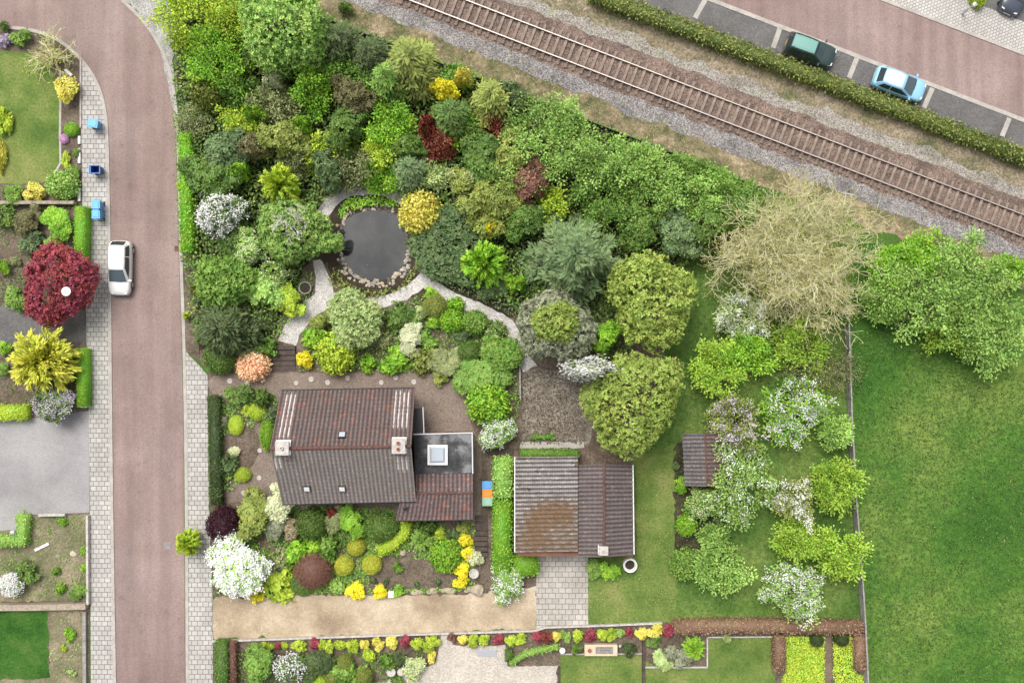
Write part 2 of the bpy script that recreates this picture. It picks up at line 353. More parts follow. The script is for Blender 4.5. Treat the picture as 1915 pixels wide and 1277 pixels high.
def mk_lobed(seed, Rr, H, z0, nb, rb, N, L, W, name='crown', lift=.35, blossom=0, bl=(.14, .11), spread=1.0, irr=.26, tuft=5, rmin=.25):
    """leaves stand in little rosettes (tuft leaves each) at the ends of the shoots """
    g = rngof(seed); p, d, bt = blob_points(g, Rr, H, z0, nb, rb, N // tuft, spread=spread, irr=irr, rmin=rmin); m = len(p)
    i = np.repeat(np.arange(m), tuft); n = len(i); ax = unit(d + np.array([0, 0, lift]) + randdir(g, m) * .5)
    e1 = unit(np.cross(ax, randdir(g, m))); e2 = np.cross(ax, e1); th = np.tile(np.arange(tuft) * 2 * math.pi / tuft, m) + g.normal(size=n) * .35
    tang = e1[i] * np.cos(th)[:, None] + e2[i] * np.sin(th)[:, None] + ax[i] * g.uniform(-.1, .7, n)[:, None]
    nr = unit(ax[i] + randdir(g, n) * .35); ct = g.uniform(0, 1, m); p = p[i] + g.normal(size=(n, 3)) * L * .12; d = d[i]; bt = .55 * bt[i] + .45 * ct[i]
    tint = .68 * bt + .32 * g.uniform(0, 1, n)
    c = Cloud(); s = g.uniform(.65, 1.3, n); c.leaves(p, tang, nr, L * s, W * s, tint); me = c.data(name); bm_ = None
    if blossom:
        # flowers sit in clusters at the outside of the lobes
        cc = g.choice(n, max(6, int(n * blossom / 6))); cc = cc[d[cc][:, 2] > -.25]
        idx = np.repeat(cc, 11); q = p[idx] + d[idx] * L * .35 + g.normal(size=(len(idx), 3)) * bl[0] * 1.1
        c2 = Cloud(); c2.leaves(q, randdir(g, len(q)) + d[idx] * .2, unit(d[idx] + [0, 0, .8] + randdir(g, len(q)) * .5), bl[0] * g.uniform(.7, 1.4, len(q)), bl[1], g.uniform(0, 1, len(q)) ** .6)
        bm_ = c2.data('blossoms')
    return me, bm_
def mk_dome(seed, rx, ry, H, N, L, W, jit=.06, tint_lo=0, lump=.0, e=.75, z0=.0, name='foliage', corek=.9):
    """close-clipped or naturally dense dome with a solid heart """
    g = rngof(seed); c = Cloud(); core(c, g, rx, ry, H, z0, corek, .2, e=e)
    t = g.uniform(0, 2 * math.pi, N); a = np.arcsin(g.uniform(0, 1, N) ** .85); r = np.cos(a) ** e; zz = np.sin(a) ** e
    lm = 1 + lump * (np.sin(t * 5 + a * 7 + seed) * np.sin(a * 9 + seed * 2 + t * 3))
    j = (1 + g.normal(size=N) * jit) * lm
    p = np.stack([rx * r * np.cos(t) * j, ry * r * np.sin(t) * j, z0 + (H - z0) * zz * j], 1)
    d = unit(np.stack([r * np.cos(t) / rx, r * np.sin(t) / ry, zz / H], 1)); n = N
    c.leaves(p - d * L * .35, unit(d * .55 + randdir(g, n)), unit(d + randdir(g, n) * .5), L * g.uniform(.7, 1.3, n), W, g.uniform(tint_lo, 1, n) * .65 + .35 * np.clip((lm - 1) / max(lump, .01) * .5 + .5, 0, 1))
    return c.data(name)
def mk_conifer(seed, Rr, H, z0, nbr, droop=.25, L=.32, W=.10, step=.13, side=.42, name='crown', up=.0, keep=1.0, dense=1.0):
    """whorls of boughs from a leader, each bough a flat spray of side shoots """
    g = rngof(seed); Pp, Dd, Nn, T, LL = [], [], [], [], []
    for k in range(nbr):
        f = ((k + .5) / nbr) ** .62; z = H - (H - z0) * f * g.uniform(.92, 1.04); ln = Rr * min(1, .16 + f * 1.0) * g.uniform(.74, 1.06)
        az = k * 2.39996 + g.normal() * .25; slope = up - droop * f
        n = max(3, int(ln / step)); s = (np.arange(n) + g.uniform(0, 1, n)) / n
        dirh = np.array([math.cos(az), math.sin(az), 0]); sid = np.array([-math.sin(az), math.cos(az), 0])
        base = np.array([0, 0, z]) + np.outer(s * ln, dirh); base[:, 2] += slope * s * ln * (.4 + .8 * s) + g.normal(size=n) * .03; bt = g.uniform(0, 1)
        for sgn in (-1, 1, 0):
            ll = (1.05 - s) * ln * side * .8 + L * .7
            m = max(2, int(2.4 * dense))
            for q in range(m):
                fr = (q + g.uniform(.1, .9, n)) / m * (0 if sgn == 0 else 1)
                pos = base + (sid * sgn * .8 + dirh * .55) * (ll * fr)[:, None]; pos[:, 2] -= (ll * fr) * .18
                pos += g.normal(size=(n, 3)) * .035
                Pp.append(pos); Dd.append(np.tile(dirh, (n, 1)) * .75 + sid * sgn * .8 + g.normal(size=(n, 3)) * .22)
                Nn.append(np.tile([0, 0, 1.0], (n, 1)) + g.normal(size=(n, 3)) * .4); T.append(.35 * bt + .35 * s + .3 * g.uniform(0, 1, n)); LL.append(L * g.uniform(.7, 1.25, n))
    c = Cloud(); c.leaves(np.concatenate(Pp), np.concatenate(Dd), np.concatenate(Nn), np.concatenate(LL), W, np.concatenate(T)); return c.data(name)
def mk_plume(seed, Rr, H, nbr, L=.17, W=.055, name='foliage', arch=.5, z0=.1, fluff=.10):
    """plumes that spring from the middle and arch outwards """
    g = rngof(seed); c = Cloud(); core(c, g, Rr * .5, Rr * .5, H * .55, 0, .9, .1)
    for k in range(nbr):
        az = g.uniform(0, 2 * math.pi); el = math.acos(g.uniform(.0, 1) ** .8); ln = g.uniform(.72, 1.05)
        n = int(26 * ln); s = (np.arange(n) + 1) / n
        rad = Rr * ln * math.sin(el) * s ** .85; z = z0 + H * ln * (math.cos(el) * .55 + .42) * (1 - (1 - s) ** 1.7) - arch * H * .35 * s ** 3 * math.sin(el)
        p = np.stack([rad * math.cos(az), rad * math.sin(az), z], 1); d = np.gradient(p, axis=0); d = unit(d); bt = g.uniform(0, 1)
        for q in range(4):
            wd = fluff * Rr * np.sin(np.pi * np.clip(s, .1, .97)) ** .6
            pp = p + g.normal(size=(n, 3)) * wd[:, None] * .55
            c.leaves(pp, d + randdir(g, n) * .55, np.tile([0, 0, 1.0], (n, 1)) + randdir(g, n) * .6, L * g.uniform(.7, 1.3, n), W, .35 * bt + .4 * s + .25 * g.uniform(0, 1, n))
    return c.data(name)
def mk_branches(seed, Rr, H, z0=.5, limbs=8, lv=(4, 4, 4), r0=.16, rt=.016, name='branches', wig=.35, elev=(.12, 1.35)):
    """trunk and forking limbs as thin tapering three-sided tubes """
    g = rngof(seed); A, B, ra, rb = [], [], [], []; tips = []
    def limb(p, d, ln, r, depth, bid=0.5):
        k = 4 if depth < len(lv) else 3; pts = [p]; dd = d
        for i in range(k):
            dd = dd + g.normal(size=3) * wig * .35; dd[2] += .03; dd /= np.linalg.norm(dd); pts.append(pts[-1] + dd * ln / k)
        r1 = max(rt, r * .5)
        for i in range(k):
            A.append(pts[i]); B.append(pts[i + 1]); ra.append(r + (r1 - r) * i / k); rb.append(r + (r1 - r) * (i + 1) / k)
        tips.append((pts[-1], dd, bid, depth))
        if depth < len(lv):
            for j in range(lv[depth]):
                t = g.uniform(.3, 1.0); i = min(k - 1, int(t * k)); q = pts[i] + (pts[i + 1] - pts[i]) * (t * k - i)
                e = dd * .8 + g.normal(size=3) * .75; e[2] += .12; e /= np.linalg.norm(e)
                limb(q, e, ln * g.uniform(.42, .68), r1 * .8, depth + 1, g.uniform(0, 1) if depth == 0 else bid)
    A.append(np.zeros(3)); B.append(np.array([0, 0, z0])); ra.append(r0 * 1.25); rb.append(r0)
    tot = sum(.55 ** i for i in range(len(lv) + 1)) * .80
    for k in range(limbs):
        az = k * 2.39996 + g.uniform(-.2, .2); el = elev[0] + (elev[1] - elev[0]) * (1 - ((k + .5) / limbs) ** .55)
        d = np.array([math.cos(az) * math.cos(el), math.sin(az) * math.cos(el), math.sin(el)])
        ext = 1 / math.sqrt((math.cos(el) / Rr) ** 2 + (math.sin(el) / max(.1, H - z0)) ** 2)
        limb(np.array([0, 0, z0 * g.uniform(.8, 1.0)]), d, ext / tot, r0 * (.22 if limbs > 20 else .34 if limbs > 15 else .5), 0)
    A, B, ra, rb = np.array(A), np.array(B), np.array(ra), np.array(rb); n = len(A); d = unit(B - A)
    ref = np.where(np.abs(d[:, 2:3]) < .9, np.array([[0, 0, 1.0]]), np.array([[1.0, 0, 0]])); x = unit(np.cross(d, ref)); y = np.cross(d, x)
    vs = []
    for p, r in ((A, ra), (B, rb)):
        for k in range(3):
            t = 2 * math.pi * k / 3; vs.append(p + (x * math.cos(t) + y * math.sin(t)) * r[:, None])
    V = np.stack(vs, 1).reshape(-1, 3); o = np.arange(n) * 6
    F = np.concatenate([np.stack([o + k, o + (k + 1) % 3, o + 3 + (k + 1) % 3, o + 3 + k], 1) for k in range(3)])
    c = Cloud(); c.quads(V, F, .5); return c.data(name), tips
def mk_tipleaves(seed, tips, per, L, W, spread, name='leaves'):
    g = rngof(seed); p = np.array([t[0] for t in tips]); d = np.array([t[1] for t in tips]); i = np.repeat(np.arange(len(p)), per); n = len(i)
    c = Cloud(); c.leaves(p[i] + g.normal(size=(n, 3)) * spread, d[i] + randdir(g, n), [0, 0, 1.0] + randdir(g, n) * .6, L * g.uniform(.7, 1.3, n), W, g.uniform(0, 1, n)); return c.data(name)
def mk_airy(seed, Rr, H, z0, limbs, lv, per, L, W, blossom=0, spread=.17):
    """loose crown: tufts of leaves on forking boughs, so that the outline is ragged and the ground shows through """
    g = rngof(seed + 7); me, tips = mk_branches(seed, Rr, H, z0, limbs, lv, .025 * Rr + .03, .012, elev=(.02, 1.45)); tips = [t for t in tips if t[3] > 0]; p = np.array([t[0] for t in tips]); d = np.array([t[1] for t in tips])
    m = len(p); tt = .55 * np.array([t[2] for t in tips]) + .15 * g.uniform(0, 1, m); i = np.repeat(np.arange(m), per); n = len(i); off = g.normal(size=(n, 3)) * spread * np.array([1, 1, .7]) - d[i] * np.abs(g.normal(size=n))[:, None] * spread * .9
    dd = unit(off + d[i] * .4 + randdir(g, n) * .25); c = Cloud(); c.leaves(p[i] + off, dd, unit(np.array([0, 0, .8]) + unit(off) * .7 + randdir(g, n) * .7), L * g.uniform(.7, 1.3, n), W, tt[i] + .3 * g.uniform(0, 1, n)); cm = c.data('crown'); bl = None
    if blossom:
        k = g.choice(m, int(m * min(1, blossom))); j = np.repeat(k, 12); q = p[j] + g.normal(size=(len(j), 3)) * spread * .75; q[:, 2] += .05
        c2 = Cloud(); c2.leaves(q, randdir(g, len(q)), unit(np.array([0, 0, 1.0]) + randdir(g, len(q)) * .35), .115 * g.uniform(.7, 1.4, len(q)), .08, g.uniform(0, 1, len(q)) ** .6); bl = c2.data('blossoms')
    return cm, me, bl
def mk_trunk(seed, name='trunk', shrubby=False):
    """unit trunk: height 1, reach 1, tapered with limbs """
    g = random.Random(seed); b = MB()
    if not shrubby:
        b.tube((0, 0, -.02), (.01, 0, .28), .075, .055, 8); b.tube((.01, 0, .28), (-.01, .01, .8), .055, .02, 7)
        for k in range(7):
            a = k * 2.4 + g.uniform(-.3, .3); z = .25 + .07 * k; rr = g.uniform(.45, .72)
            m = (rr * .5 * math.cos(a), rr * .5 * math.sin(a), z + .09); e = (rr * math.cos(a + .2), rr * math.sin(a + .2), z + g.uniform(.18, .3))
            b.tube((0, 0, z), m, .034, .024, 6); b.tube(m, e, .024, .008, 5)
    else:
        for k in range(6):
            a = k * 1.05 + g.uniform(-.2, .2); b.tube((.05 * math.cos(a), .05 * math.sin(a), 0), (.45 * math.cos(a), .45 * math.sin(a), .62), .03, .012, 5)
    me = bpy.data.meshes.new(name); me.from_pydata(b.v, [], b.f); me.update(); me.materials.append(M['bark']); return me
TRUNKS = [mk_trunk(s) for s in (1, 2, 3)]; STEMS = [mk_trunk(s, 'stems', True) for s in (4, 5)]
CACHE = {}
def cached(key, fn):
    if key not in CACHE: CACHE[key] = fn()
    return CACHE[key]
def put(name, me, mat, parent, scale=(1, 1, 1), rz=0.0, loc=(0, 0, 0)):
    if not me.materials: me.materials.append(mat)
    o = bpy.data.objects.new(name, me); link(o, parent); o.location = loc; o.scale = scale; o.rotation_euler = (0, 0, rz)
    o.material_slots[0].link = 'OBJECT'; o.material_slots[0].material = mat
    return o
CATS = dict(tree='tree', shrub='shrub', conifer='conifer', topiary='topiary', flowering='shrub', blossom='blossom tree', bare='bare tree', plant='plant', flower='flowers')
def plant(i, x, y, r, h, style, matk, name, label, group=None):
    rx, ry = (r if isinstance(r, tuple) else (r, r)); k_ = (1.04 if style == 'A' else 1.16) if 330 < x < 1420 and y < 470 and style in 'BCSA' and not (560 < x < 760 and y > 295) else .90 if 1270 < x < 1640 and y > 560 and style in 'AW' else 1.0; rx, ry = rx * k_, ry * k_; zm = h * (.62 if style in 'BOCNWA' else .5); s = (CAMH - zm) / FPX
    rx, ry = rx * s, ry * s; q = P(x, y, zm); base = (q.x, q.y, 0.0); rnd = random.Random(i * 77 + 5); rz = rnd.uniform(0, 6.28) if abs(rx - ry) < .01 else rnd.choice([0, math.pi])
    mats = [LM[k] for k in matk.split('+')] if not matk.startswith('T:') else [M[matk[2:].split('+')[0]]] + [LM[k] for k in matk.split('+')[1:]]
    cat = {'blossom_tree': 'tree', 'bare_tree': 'tree', 'conifer_tree': 'conifer', 'broadleaf_tree': 'tree'}.get(name, name.split('_')[-1])
    ravg = (rx + ry) / 2; sxy = lambda n: (rx / n, ry / n)
    root = thing(name, base, label, cat, group) if style in 'BOCNWSPA' and (style not in 'SP' or ravg > .75) else None
    def single(me, mat, scale):
        o = put(name, me, mat, None, scale, rz, base); return tag(o, label, cat, group)
    v = i % 4
    if style == 'B':
        if ravg > 2.1: me = cached(('B', i), lambda: mk_lobed(1000 + i, ravg, h, h * .18, int(46 + ravg * 9), .22, int(4700 * ravg ** 1.25), .22, .12, irr=.32)[0]); n = ravg; hh = 1
        else: me = cached(('b', v), lambda: mk_lobed(100 + v, 1.6, 4.0, .6, 36, .26, 6600, .20, .11, irr=.36)[0]); n = 1.6; hh = h / 4.0
        a, b_ = sxy(n); put('crown', me, mats[0], root, (a, b_, hh), rz)
    elif style == 'A' or (style == 'W' and x > 1200 and ravg > 1.1):
        fn = lambda: mk_airy(7000 + i, ravg, h, h * .25, int(8 + 2.2 * ravg), (4, 4) if ravg > 1.2 else (4, 3), 26 if style == 'A' else 17, .20, .12, W_DENS.get(i, .5) * 2.0 if style == 'W' else 0, .15 + .02 * ravg)
        cm, bm_, bl = cached(('a', i), fn); a, b_ = sxy(ravg); put('crown', cm, mats[0], root, (a, b_, 1), rz); put('trunk', bm_, M['bark'], root, (a, b_, 1), rz)
        if bl: put('blossoms', bl, mats[1], root, (a, b_, 1), rz)
        return root
    elif style == 'O':
        me = cached(('O', i), lambda: mk_lobed(2000 + i, ravg, h, h * .15, int(150 + ravg * 45), .125, int(5600 * ravg ** 1.2), .17, .11, irr=.21, rmin=.62)[0]); a, b_ = sxy(ravg); put('crown', me, mats[0], root, (a, b_, 1), rz)
    elif style == 'C':
        if ravg > 2.6: me = cached(('C', i), lambda: mk_conifer(3000 + i, ravg, h, h * .12, 64, .30, .42, .16, .15, .40)); n = ravg; hh = 1
        else: me = cached(('c', v), lambda: mk_conifer(300 + v, 2.0, 6.0, .5, 46, .28, .34, .12, .14, .42)); n = 2.0; hh = h / 6
        a, b_ = sxy(n); put('crown', me, mats[0], root, (a, b_, hh), rz)
    elif style == 'S':
        fn = lambda: mk_lobed(400 + v, 1.0, 1.5, .05, 16, .38, 1500, .19, .125, name='foliage')
        me = cached(('s', v), fn)[0]; sc_ = (rx, ry, h / 1.5)
        if root: put('foliage', me, mats[0], root, sc_, rz)
        else: single(me, mats[0], sc_)
    elif style == 'W':
        big = ravg > 1.35; dn = {'1': .25, '2': .6, '3': 1.5}.get(name[-1], None)
        d_ = W_DENS.get(i, .5)
        n0, h0 = (1.8, 4.0) if big else (.9, 1.6)
        def fn():
            return mk_lobed(500 + i, n0, h0, h0 * .12, 24 if big else 16, .30 if big else .36, 3400 if big else 1300, .25 if big else .17, .15 if big else .11, 'crown' if big else 'foliage', irr=.42 if x > 1200 else .2, blossom=d_, bl=(.105, .08) if big else (.10, .08))
        me, bl = cached(('w', i), fn); a, b_ = sxy(n0); put('crown' if big else 'foliage', me, mats[0], root, (a, b_, h / h0), rz); put('blossoms', bl, mats[1], root, (a, b_, h / h0), rz)
    elif style == 'K':
        n0 = 1.0 if ravg < 1.4 else 2.0; me = cached(('k', n0, v), lambda: mk_dome(600 + v, n0, n0, 1.5 * n0, int(3400 * n0), .095, .065, .045, e=.72)); single(me, mats[0], (rx / n0, ry / n0, h / (1.5 * n0)))
    elif style == 'L':      # leafy rounded ball, looser than a clipped one
        me = cached(('l', v), lambda: mk_dome(700 + v, 1.0, 1.0, 1.5, 2100, .16, .105, .08, lump=.07, e=.8, corek=.8)); single(me, mats[0], (rx, ry, h / 1.5))
    elif style == 'P':
        me = cached(('p', v), lambda: mk_plume(800 + v, 1.0, 1.3, 105)); sc_ = (rx, ry, h / 1.3)
        if root: put('foliage', me, mats[0], root, sc_, rz)
        else: single(me, mats[0], sc_)
    elif style == 'G':      # low spreading clump
        me = cached(('g', v), lambda: mk_lobed(900 + v, 1.0, .5, .0, 22, .30, 1100, .20, .13, name='foliage')[0]); single(me, mats[0], (rx, ry, h / .5))
    elif style == 'N':
        lv, limbs, rt, leaves, zf = N_SPEC.get(i, ((4, 5), 9, .015, 3, .18))
        me, tips = cached(('n', i), lambda: mk_branches(5000 + i, ravg, h, h * zf, limbs, lv, .05 * ravg + .05, rt)); a, b_ = sxy(ravg)
        put('branches', me, mats[0], root, (a, b_, 1), rz)
        if len(mats) > 1: put('crown', cached(('nl', i), lambda: mk_tipleaves(6000 + i, tips, leaves, .11, .07, .2, 'crown')), mats[1], root, (a, b_, 1), rz)
    if root and style in 'BOCW' and ravg > 1.0: put('trunk', TRUNKS[i % 3], M['bark'], root, (ravg, ravg, h * .82), rz)
    elif root and style in 'SW': put('stems', STEMS[i % 2], M['bark'], root, (rx, ry, h * .85), rz)
    return root
def hedge(pts, width, h, matk, label, name='hedge', N=110, L=.13, W=.085, jit=.05, seed=1, group=None, parts=False, cat='hedge', z0=0.0):
    """clipped hedge along a pixel polyline (positions as seen at its top), solid heart plus leaves on top and sides """
    g = rngof(seed); q = [P(a, b, h * .9) for a, b in pts]; base = Vector((q[0].x, q[0].y, z0)); q = [np.array(v) - np.array([base.x, base.y, v.z]) for v in q]
    wd = width * (CAMH - h) / FPX; c = Cloud(); hw = wd / 2
    nrm = []
    for k in range(len(q)):
        d = q[min(k + 1, len(q) - 1)] - q[max(k - 1, 0)]; d /= np.linalg.norm(d); nrm.append(np.array([-d[1], d[0], 0]))
    vs = []
    for k in range(len(q)):
        for sx, z in ((-.9, 0), (-.9, h * .94), (.9, h * .94), (.9, 0)): vs.append(q[k] + nrm[k] * sx * hw + np.array([0, 0, z]))
    fs = []
    for k in range(len(q) - 1):
        a, b = k * 4, k * 4 + 4; fs += [(a + 1, a, b, b + 1), (a + 2, a + 1, b + 1, b + 2), (a + 3, a + 2, b + 2, b + 3)]
    e = (len(q) - 1) * 4; fs += [(0, 1, 2, 3), (e + 3, e + 2, e + 1, e)]
    c.quads(vs, fs, .2)
    for k in range(len(q) - 1):
        ln = np.linalg.norm(q[k + 1] - q[k])
        for kind, area in (('top', wd * ln), ('l', h * ln), ('r', h * ln), ('e0', wd * h if k == 0 else 0), ('e1', wd * h if k == len(q) - 2 else 0)):
            n = int(area * N)
            if n < 1: continue
            t = g.uniform(0, 1, n)[:, None]; mid = q[k] * (1 - t) + q[k + 1] * t; nr = nrm[k] * (1 - t) + nrm[k + 1] * t; up = np.array([0, 0, 1.0]); z = np.array([0, 0, h])
            dd = (q[k + 1] - q[k]) / ln
            if kind == 'top': p = mid + nr * g.uniform(-hw, hw, n)[:, None] + z; d = np.tile(up, (n, 1))
            elif kind in 'lr': sg = 1 if kind == 'l' else -1; p = mid + nr * hw * sg + up * g.uniform(0, h, n)[:, None]; d = nr * sg
            else: ee = 0 if kind == 'e0' else 1; p = np.tile(q[k + ee], (n, 1)) + nrm[k] * g.uniform(-hw, hw, n)[:, None] + up * g.uniform(0, h, n)[:, None]; d = np.tile(dd * (1 if ee else -1), (n, 1))
            p = p + g.normal(size=(n, 3)) * jit
            lump = .5 + .5 * np.sin(p[:, 0] * 2.1 + seed) * np.sin(p[:, 1] * 2.7 + seed * 3)
            c.leaves(p - d * L * .3, d * .6 + randdir(g, n), d + randdir(g, n) * .55, L * g.uniform(.7, 1.3, n), W, g.uniform(0, 1, n) * .7 + .3 * lump)
    o = put(name, c.data(name), LM[matk], None, (1, 1, 1), 0, tuple(base)); return tag(o, label, cat, group)
def scatter(name, poly, N, L, W, matk, label, cat, seed=1, h=(.02, .25), excl=(), clump=0.0, z=0.02):
    """uncountable low growth: one object of leaf faces over a pixel polygon """
    g = rngof(seed); xs = [p[0] for p in poly]; ys = [p[1] for p in poly]
    x = g.uniform(min(xs), max(xs), N); y = g.uniform(min(ys), max(ys), N); k = inpoly(x, y, poly)
    for e in excl: k &= ~inpoly(x, y, e)
    if clump:
        f = np.sin(x * .047 + seed) * np.sin(y * .061 + seed * 2) + .6 * np.sin(x * .131 + y * .07 + seed * 3) + .5 * np.sin(y * .17 - x * .11)
        k &= f + g.normal(size=N) * .35 > clump
    x, y = x[k], y[k]; n = len(x); s = CAMH / FPX
    p = np.stack([(x - 957.5) * s, (638.5 - y) * s, z + g.uniform(h[0], h[1], n)], 1)
    d = randdir(g, n); d[:, 2] = np.abs(d[:, 2]) * .6; c = Cloud()
    c.leaves(p, d, [0, 0, 1.0] + randdir(g, n) * .5, L * g.uniform(.6, 1.4, n), W, g.uniform(0, 1, n))
    o = put(name, c.data(name), LM[matk], None); return tag(o, label, cat, None, 'stuff')
# ================================================================ THE SETTING
Z = [.004 * k for k in range(12)]
gs = 400.0
mesh_obj('ground', [(-gs, -gs, -.01), (gs, -gs, -.01), (gs, gs, -.01), (-gs, gs, -.01)], [(0, 1, 2, 3)], M['ground'])['kind'] = 'structure'
# soil under the gardens and woods
sheet('garden_soil', [(325, 30), (590, 20), (1000, 185), (1420, 345), (1340, 470), (1270, 560), (1190, 850), (1100, 1045), (1000, 1110), (398, 1120), (388, 690), (335, 640)], Z[1], M['soil'], rougha=1.5)
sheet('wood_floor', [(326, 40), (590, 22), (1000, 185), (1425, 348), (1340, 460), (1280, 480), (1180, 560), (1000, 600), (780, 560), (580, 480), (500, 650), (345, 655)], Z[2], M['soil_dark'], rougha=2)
sheet('left_garden_soil', [(-120, 52), (60, 58), (110, 76), (150, 110), (153, 385), (163, 500), (163, 770), (166, 960), (168, 1277), (170, 1400), (-120, 1400)], Z[1], M['soil'], rougha=1)
# field and orchard
sheet('meadow', [(1590, 440), (1700, 470), (2150, 640), (2150, 1420), (1624, 1420), (1621, 1180), (1603, 950), (1592, 770), (1586, 600)], Z[1], M['field'])
sheet('orchard_grass', [(1270, 470), (1330, 440), (1590, 440), (1592, 770), (1603, 950), (1621, 1180), (1262, 1166), (1262, 840), (1190, 840), (1265, 700)], Z[3], M['orchard'], rougha=2)
sheet('side_lawn', [(1186, 850), (1262, 830), (1262, 1000), (1268, 1162), (1100, 1166), (1100, 1045), (1190, 1040)], Z[4], M['lawn'], rougha=2)
sheet('orchard_border', [(1260, 830), (1355, 808), (1352, 920), (1335, 1010), (1330, 1050), (1262, 1050)], Z[5], M['soil_dark'], rougha=2.5)
# road
RR = [(222, -90), (224, 0), (262, 36), (290, 76), (311, 122), (321, 168), (327, 225), (331, 330), (334, 480), (337, 560), (340, 640), (343, 800), (345, 1000), (346, 1277), (348, 1420)]
RL = [(-150, 48), (0, 50), (60, 55), (110, 72), (150, 105), (181, 146), (197, 192), (203, 240), (206, 400), (208, 560), (209, 700), (211, 900), (214, 1100), (217, 1277), (220, 1420)]
sheet('road', chaikin([(-150, -90)] + RR, 2, False) + chaikin(RL[::-1], 2, False), Z[1] + .002, M['asphalt_red'])
def strip(name, pts, wd, z, mat, thick=0.0): return sheet(name, ribbon(chaikin(pts, 2, False), wd), z, mat, thick=thick)
strip('kerb_east', [(a + 4, b) for a, b in RR[1:]], 6, .09, M['kerb'], .1)
strip('kerb_west', [(a - 3, b) for a, b in RL[1:]], 6, .07, M['kerb'], .08)
sheet('pavement_west', [(150, 112), (180, 150), (194, 195), (200, 240), (203, 400), (205, 560), (206, 700), (208, 900), (211, 1100), (214, 1277), (216, 1420), (171, 1420), (170, 1277), (168, 960), (166, 770), (162, 640), (160, 500), (154, 380), (152, 250)], .065, M['paver'], thick=.06)
sheet('pavement_east', [(345, 655), (388, 700), (388, 760), (391, 930), (397, 1110), (398, 1277), (399, 1420), (351, 1420), (349, 1277), (348, 1000), (346, 800)], .065, M['paver'], thick=.06, rougha=.6)
sheet('gravel_verge', [(215, -90), (320, -90), (312, 0), (324, 40), (325, 150), (329, 240), (316, 165), (295, 76), (266, 34), (232, 0)], .05, M['gravel_grey'], rougha=1.2, thick=.05)
sheet('bare_verge', [(338, 470), (366, 468), (368, 600), (372, 660), (344, 660), (341, 560)], .05, M['soil'], rougha=2, thick=.05)
# railway formation
SL = .3849
def rail_pt(x, off): return (x, (x - 812) * SL + off)
def band(name, a, b, z, mat, ra=3, seed=1, x0=560, x1=2050): return sheet(name, rough(chaikin(rough([rail_pt(x0, a), rail_pt(x1, a), rail_pt(x1, b), rail_pt(x0, b)], ra, 22, seed), 2), .9, 5, seed), z, mat)
band('dry_bank', 55, 118, Z[3], M['drybank'], 5, 3)
band('scrub_verge', -160, -60, Z[4], M['verge'], 2, 4)
band('pale_ballast', -74, -38, Z[5], M['ballast_pale'], 5, 5)
band('grey_ballast', 26, 70, Z[6], M['ballast'], 4, 6)
band('rusty_ballast', -50, 38, Z[7], M['ballast_brown'], 2.5, 7)
# upper right: parking bays, road, pavement
def off(x, y0, d=0): return (x, (x - 1330) * SL + y0 + d)
sheet('parking_bays', [off(1040, 70), off(2050, 70), off(2050, 2), off(1040, 2)], Z[5], M['asphalt_grey'])
sheet('road_north', [off(1040, -2), off(2050, -2), off(2050, -121), off(1040, -121)], Z[6], M['asphalt_red_tilt'])
sheet('kerb_bay', [off(1040, -4), off(2050, -4), off(2050, 4), off(1040, 4)], .06, M['kerb'], thick=.05)
for k, (a, b) in enumerate([((1319, 0), (1300, 34)), ((1459, 52), (1446, 90)), ((1603, 108), (1588, 146)), ((1744, 165), (1728, 202)), ((1888, 221), (1874, 255)), ((1178, -56), (1160, -22))]):
    sheet('bay_divider', ribbon([a, b], 9), .045, M['kerb'], thick=.03)
sheet('kerb_north', [off(1040, -121), off(2050, -121), off(2050, -127), off(1040, -127)], .08, M['kerb'], thick=.08)
sheet('pavement_north', [off(1040, -127), off(2050, -127), off(2050, -184), off(1040, -184)], .07, M['paver_tilt'], thick=.07)
sheet('driveway_north', [off(1790, -184), off(2050, -184), off(2050, -330), off(1790, -330)], Z[4], M['asphalt_grey'])
# garden: courts, paths, pond
sheet('gravel_court', chaikin([(388, 702), (470, 697), (560, 697), (800, 697), (842, 707), (872, 735), (880, 790), (890, 812), (915, 840), (912, 985), (886, 985), (883, 975), (770, 960), (500, 950), (450, 935), (392, 948), (400, 930), (470, 880), (492, 830), (470, 790), (440, 755), (392, 735)], 1), Z[3], M['court'], rougha=1.2)
sheet('mulch_terrace', [(976, 692), (1060, 692), (1105, 690), (1130, 740), (1100, 832), (976, 832)], Z[4], M['mulch'], rougha=.8)
sheet('cobble_strip', [(972, 826), (1092, 826), (1092, 838), (972, 838)], Z[5], M['kerb'], rougha=1)
sheet('back_yard', [(900, 838), (1190, 838), (1190, 872), (960, 872), (900, 990)], Z[3] + .002, M['soil'], rougha=1.5)
sheet('sandy_drive', [(397, 1117), (560, 1112), (700, 1114), (880, 1110), (1003, 1095), (1003, 1174), (800, 1184), (560, 1190), (398, 1196)], Z[4], M['sand'], rougha=2.2)
sheet('paved_drive', [(1003, 1030), (1100, 1030), (1100, 1167), (1020, 1173), (1003, 1176)], .035, M['paver_big'], thick=.03)
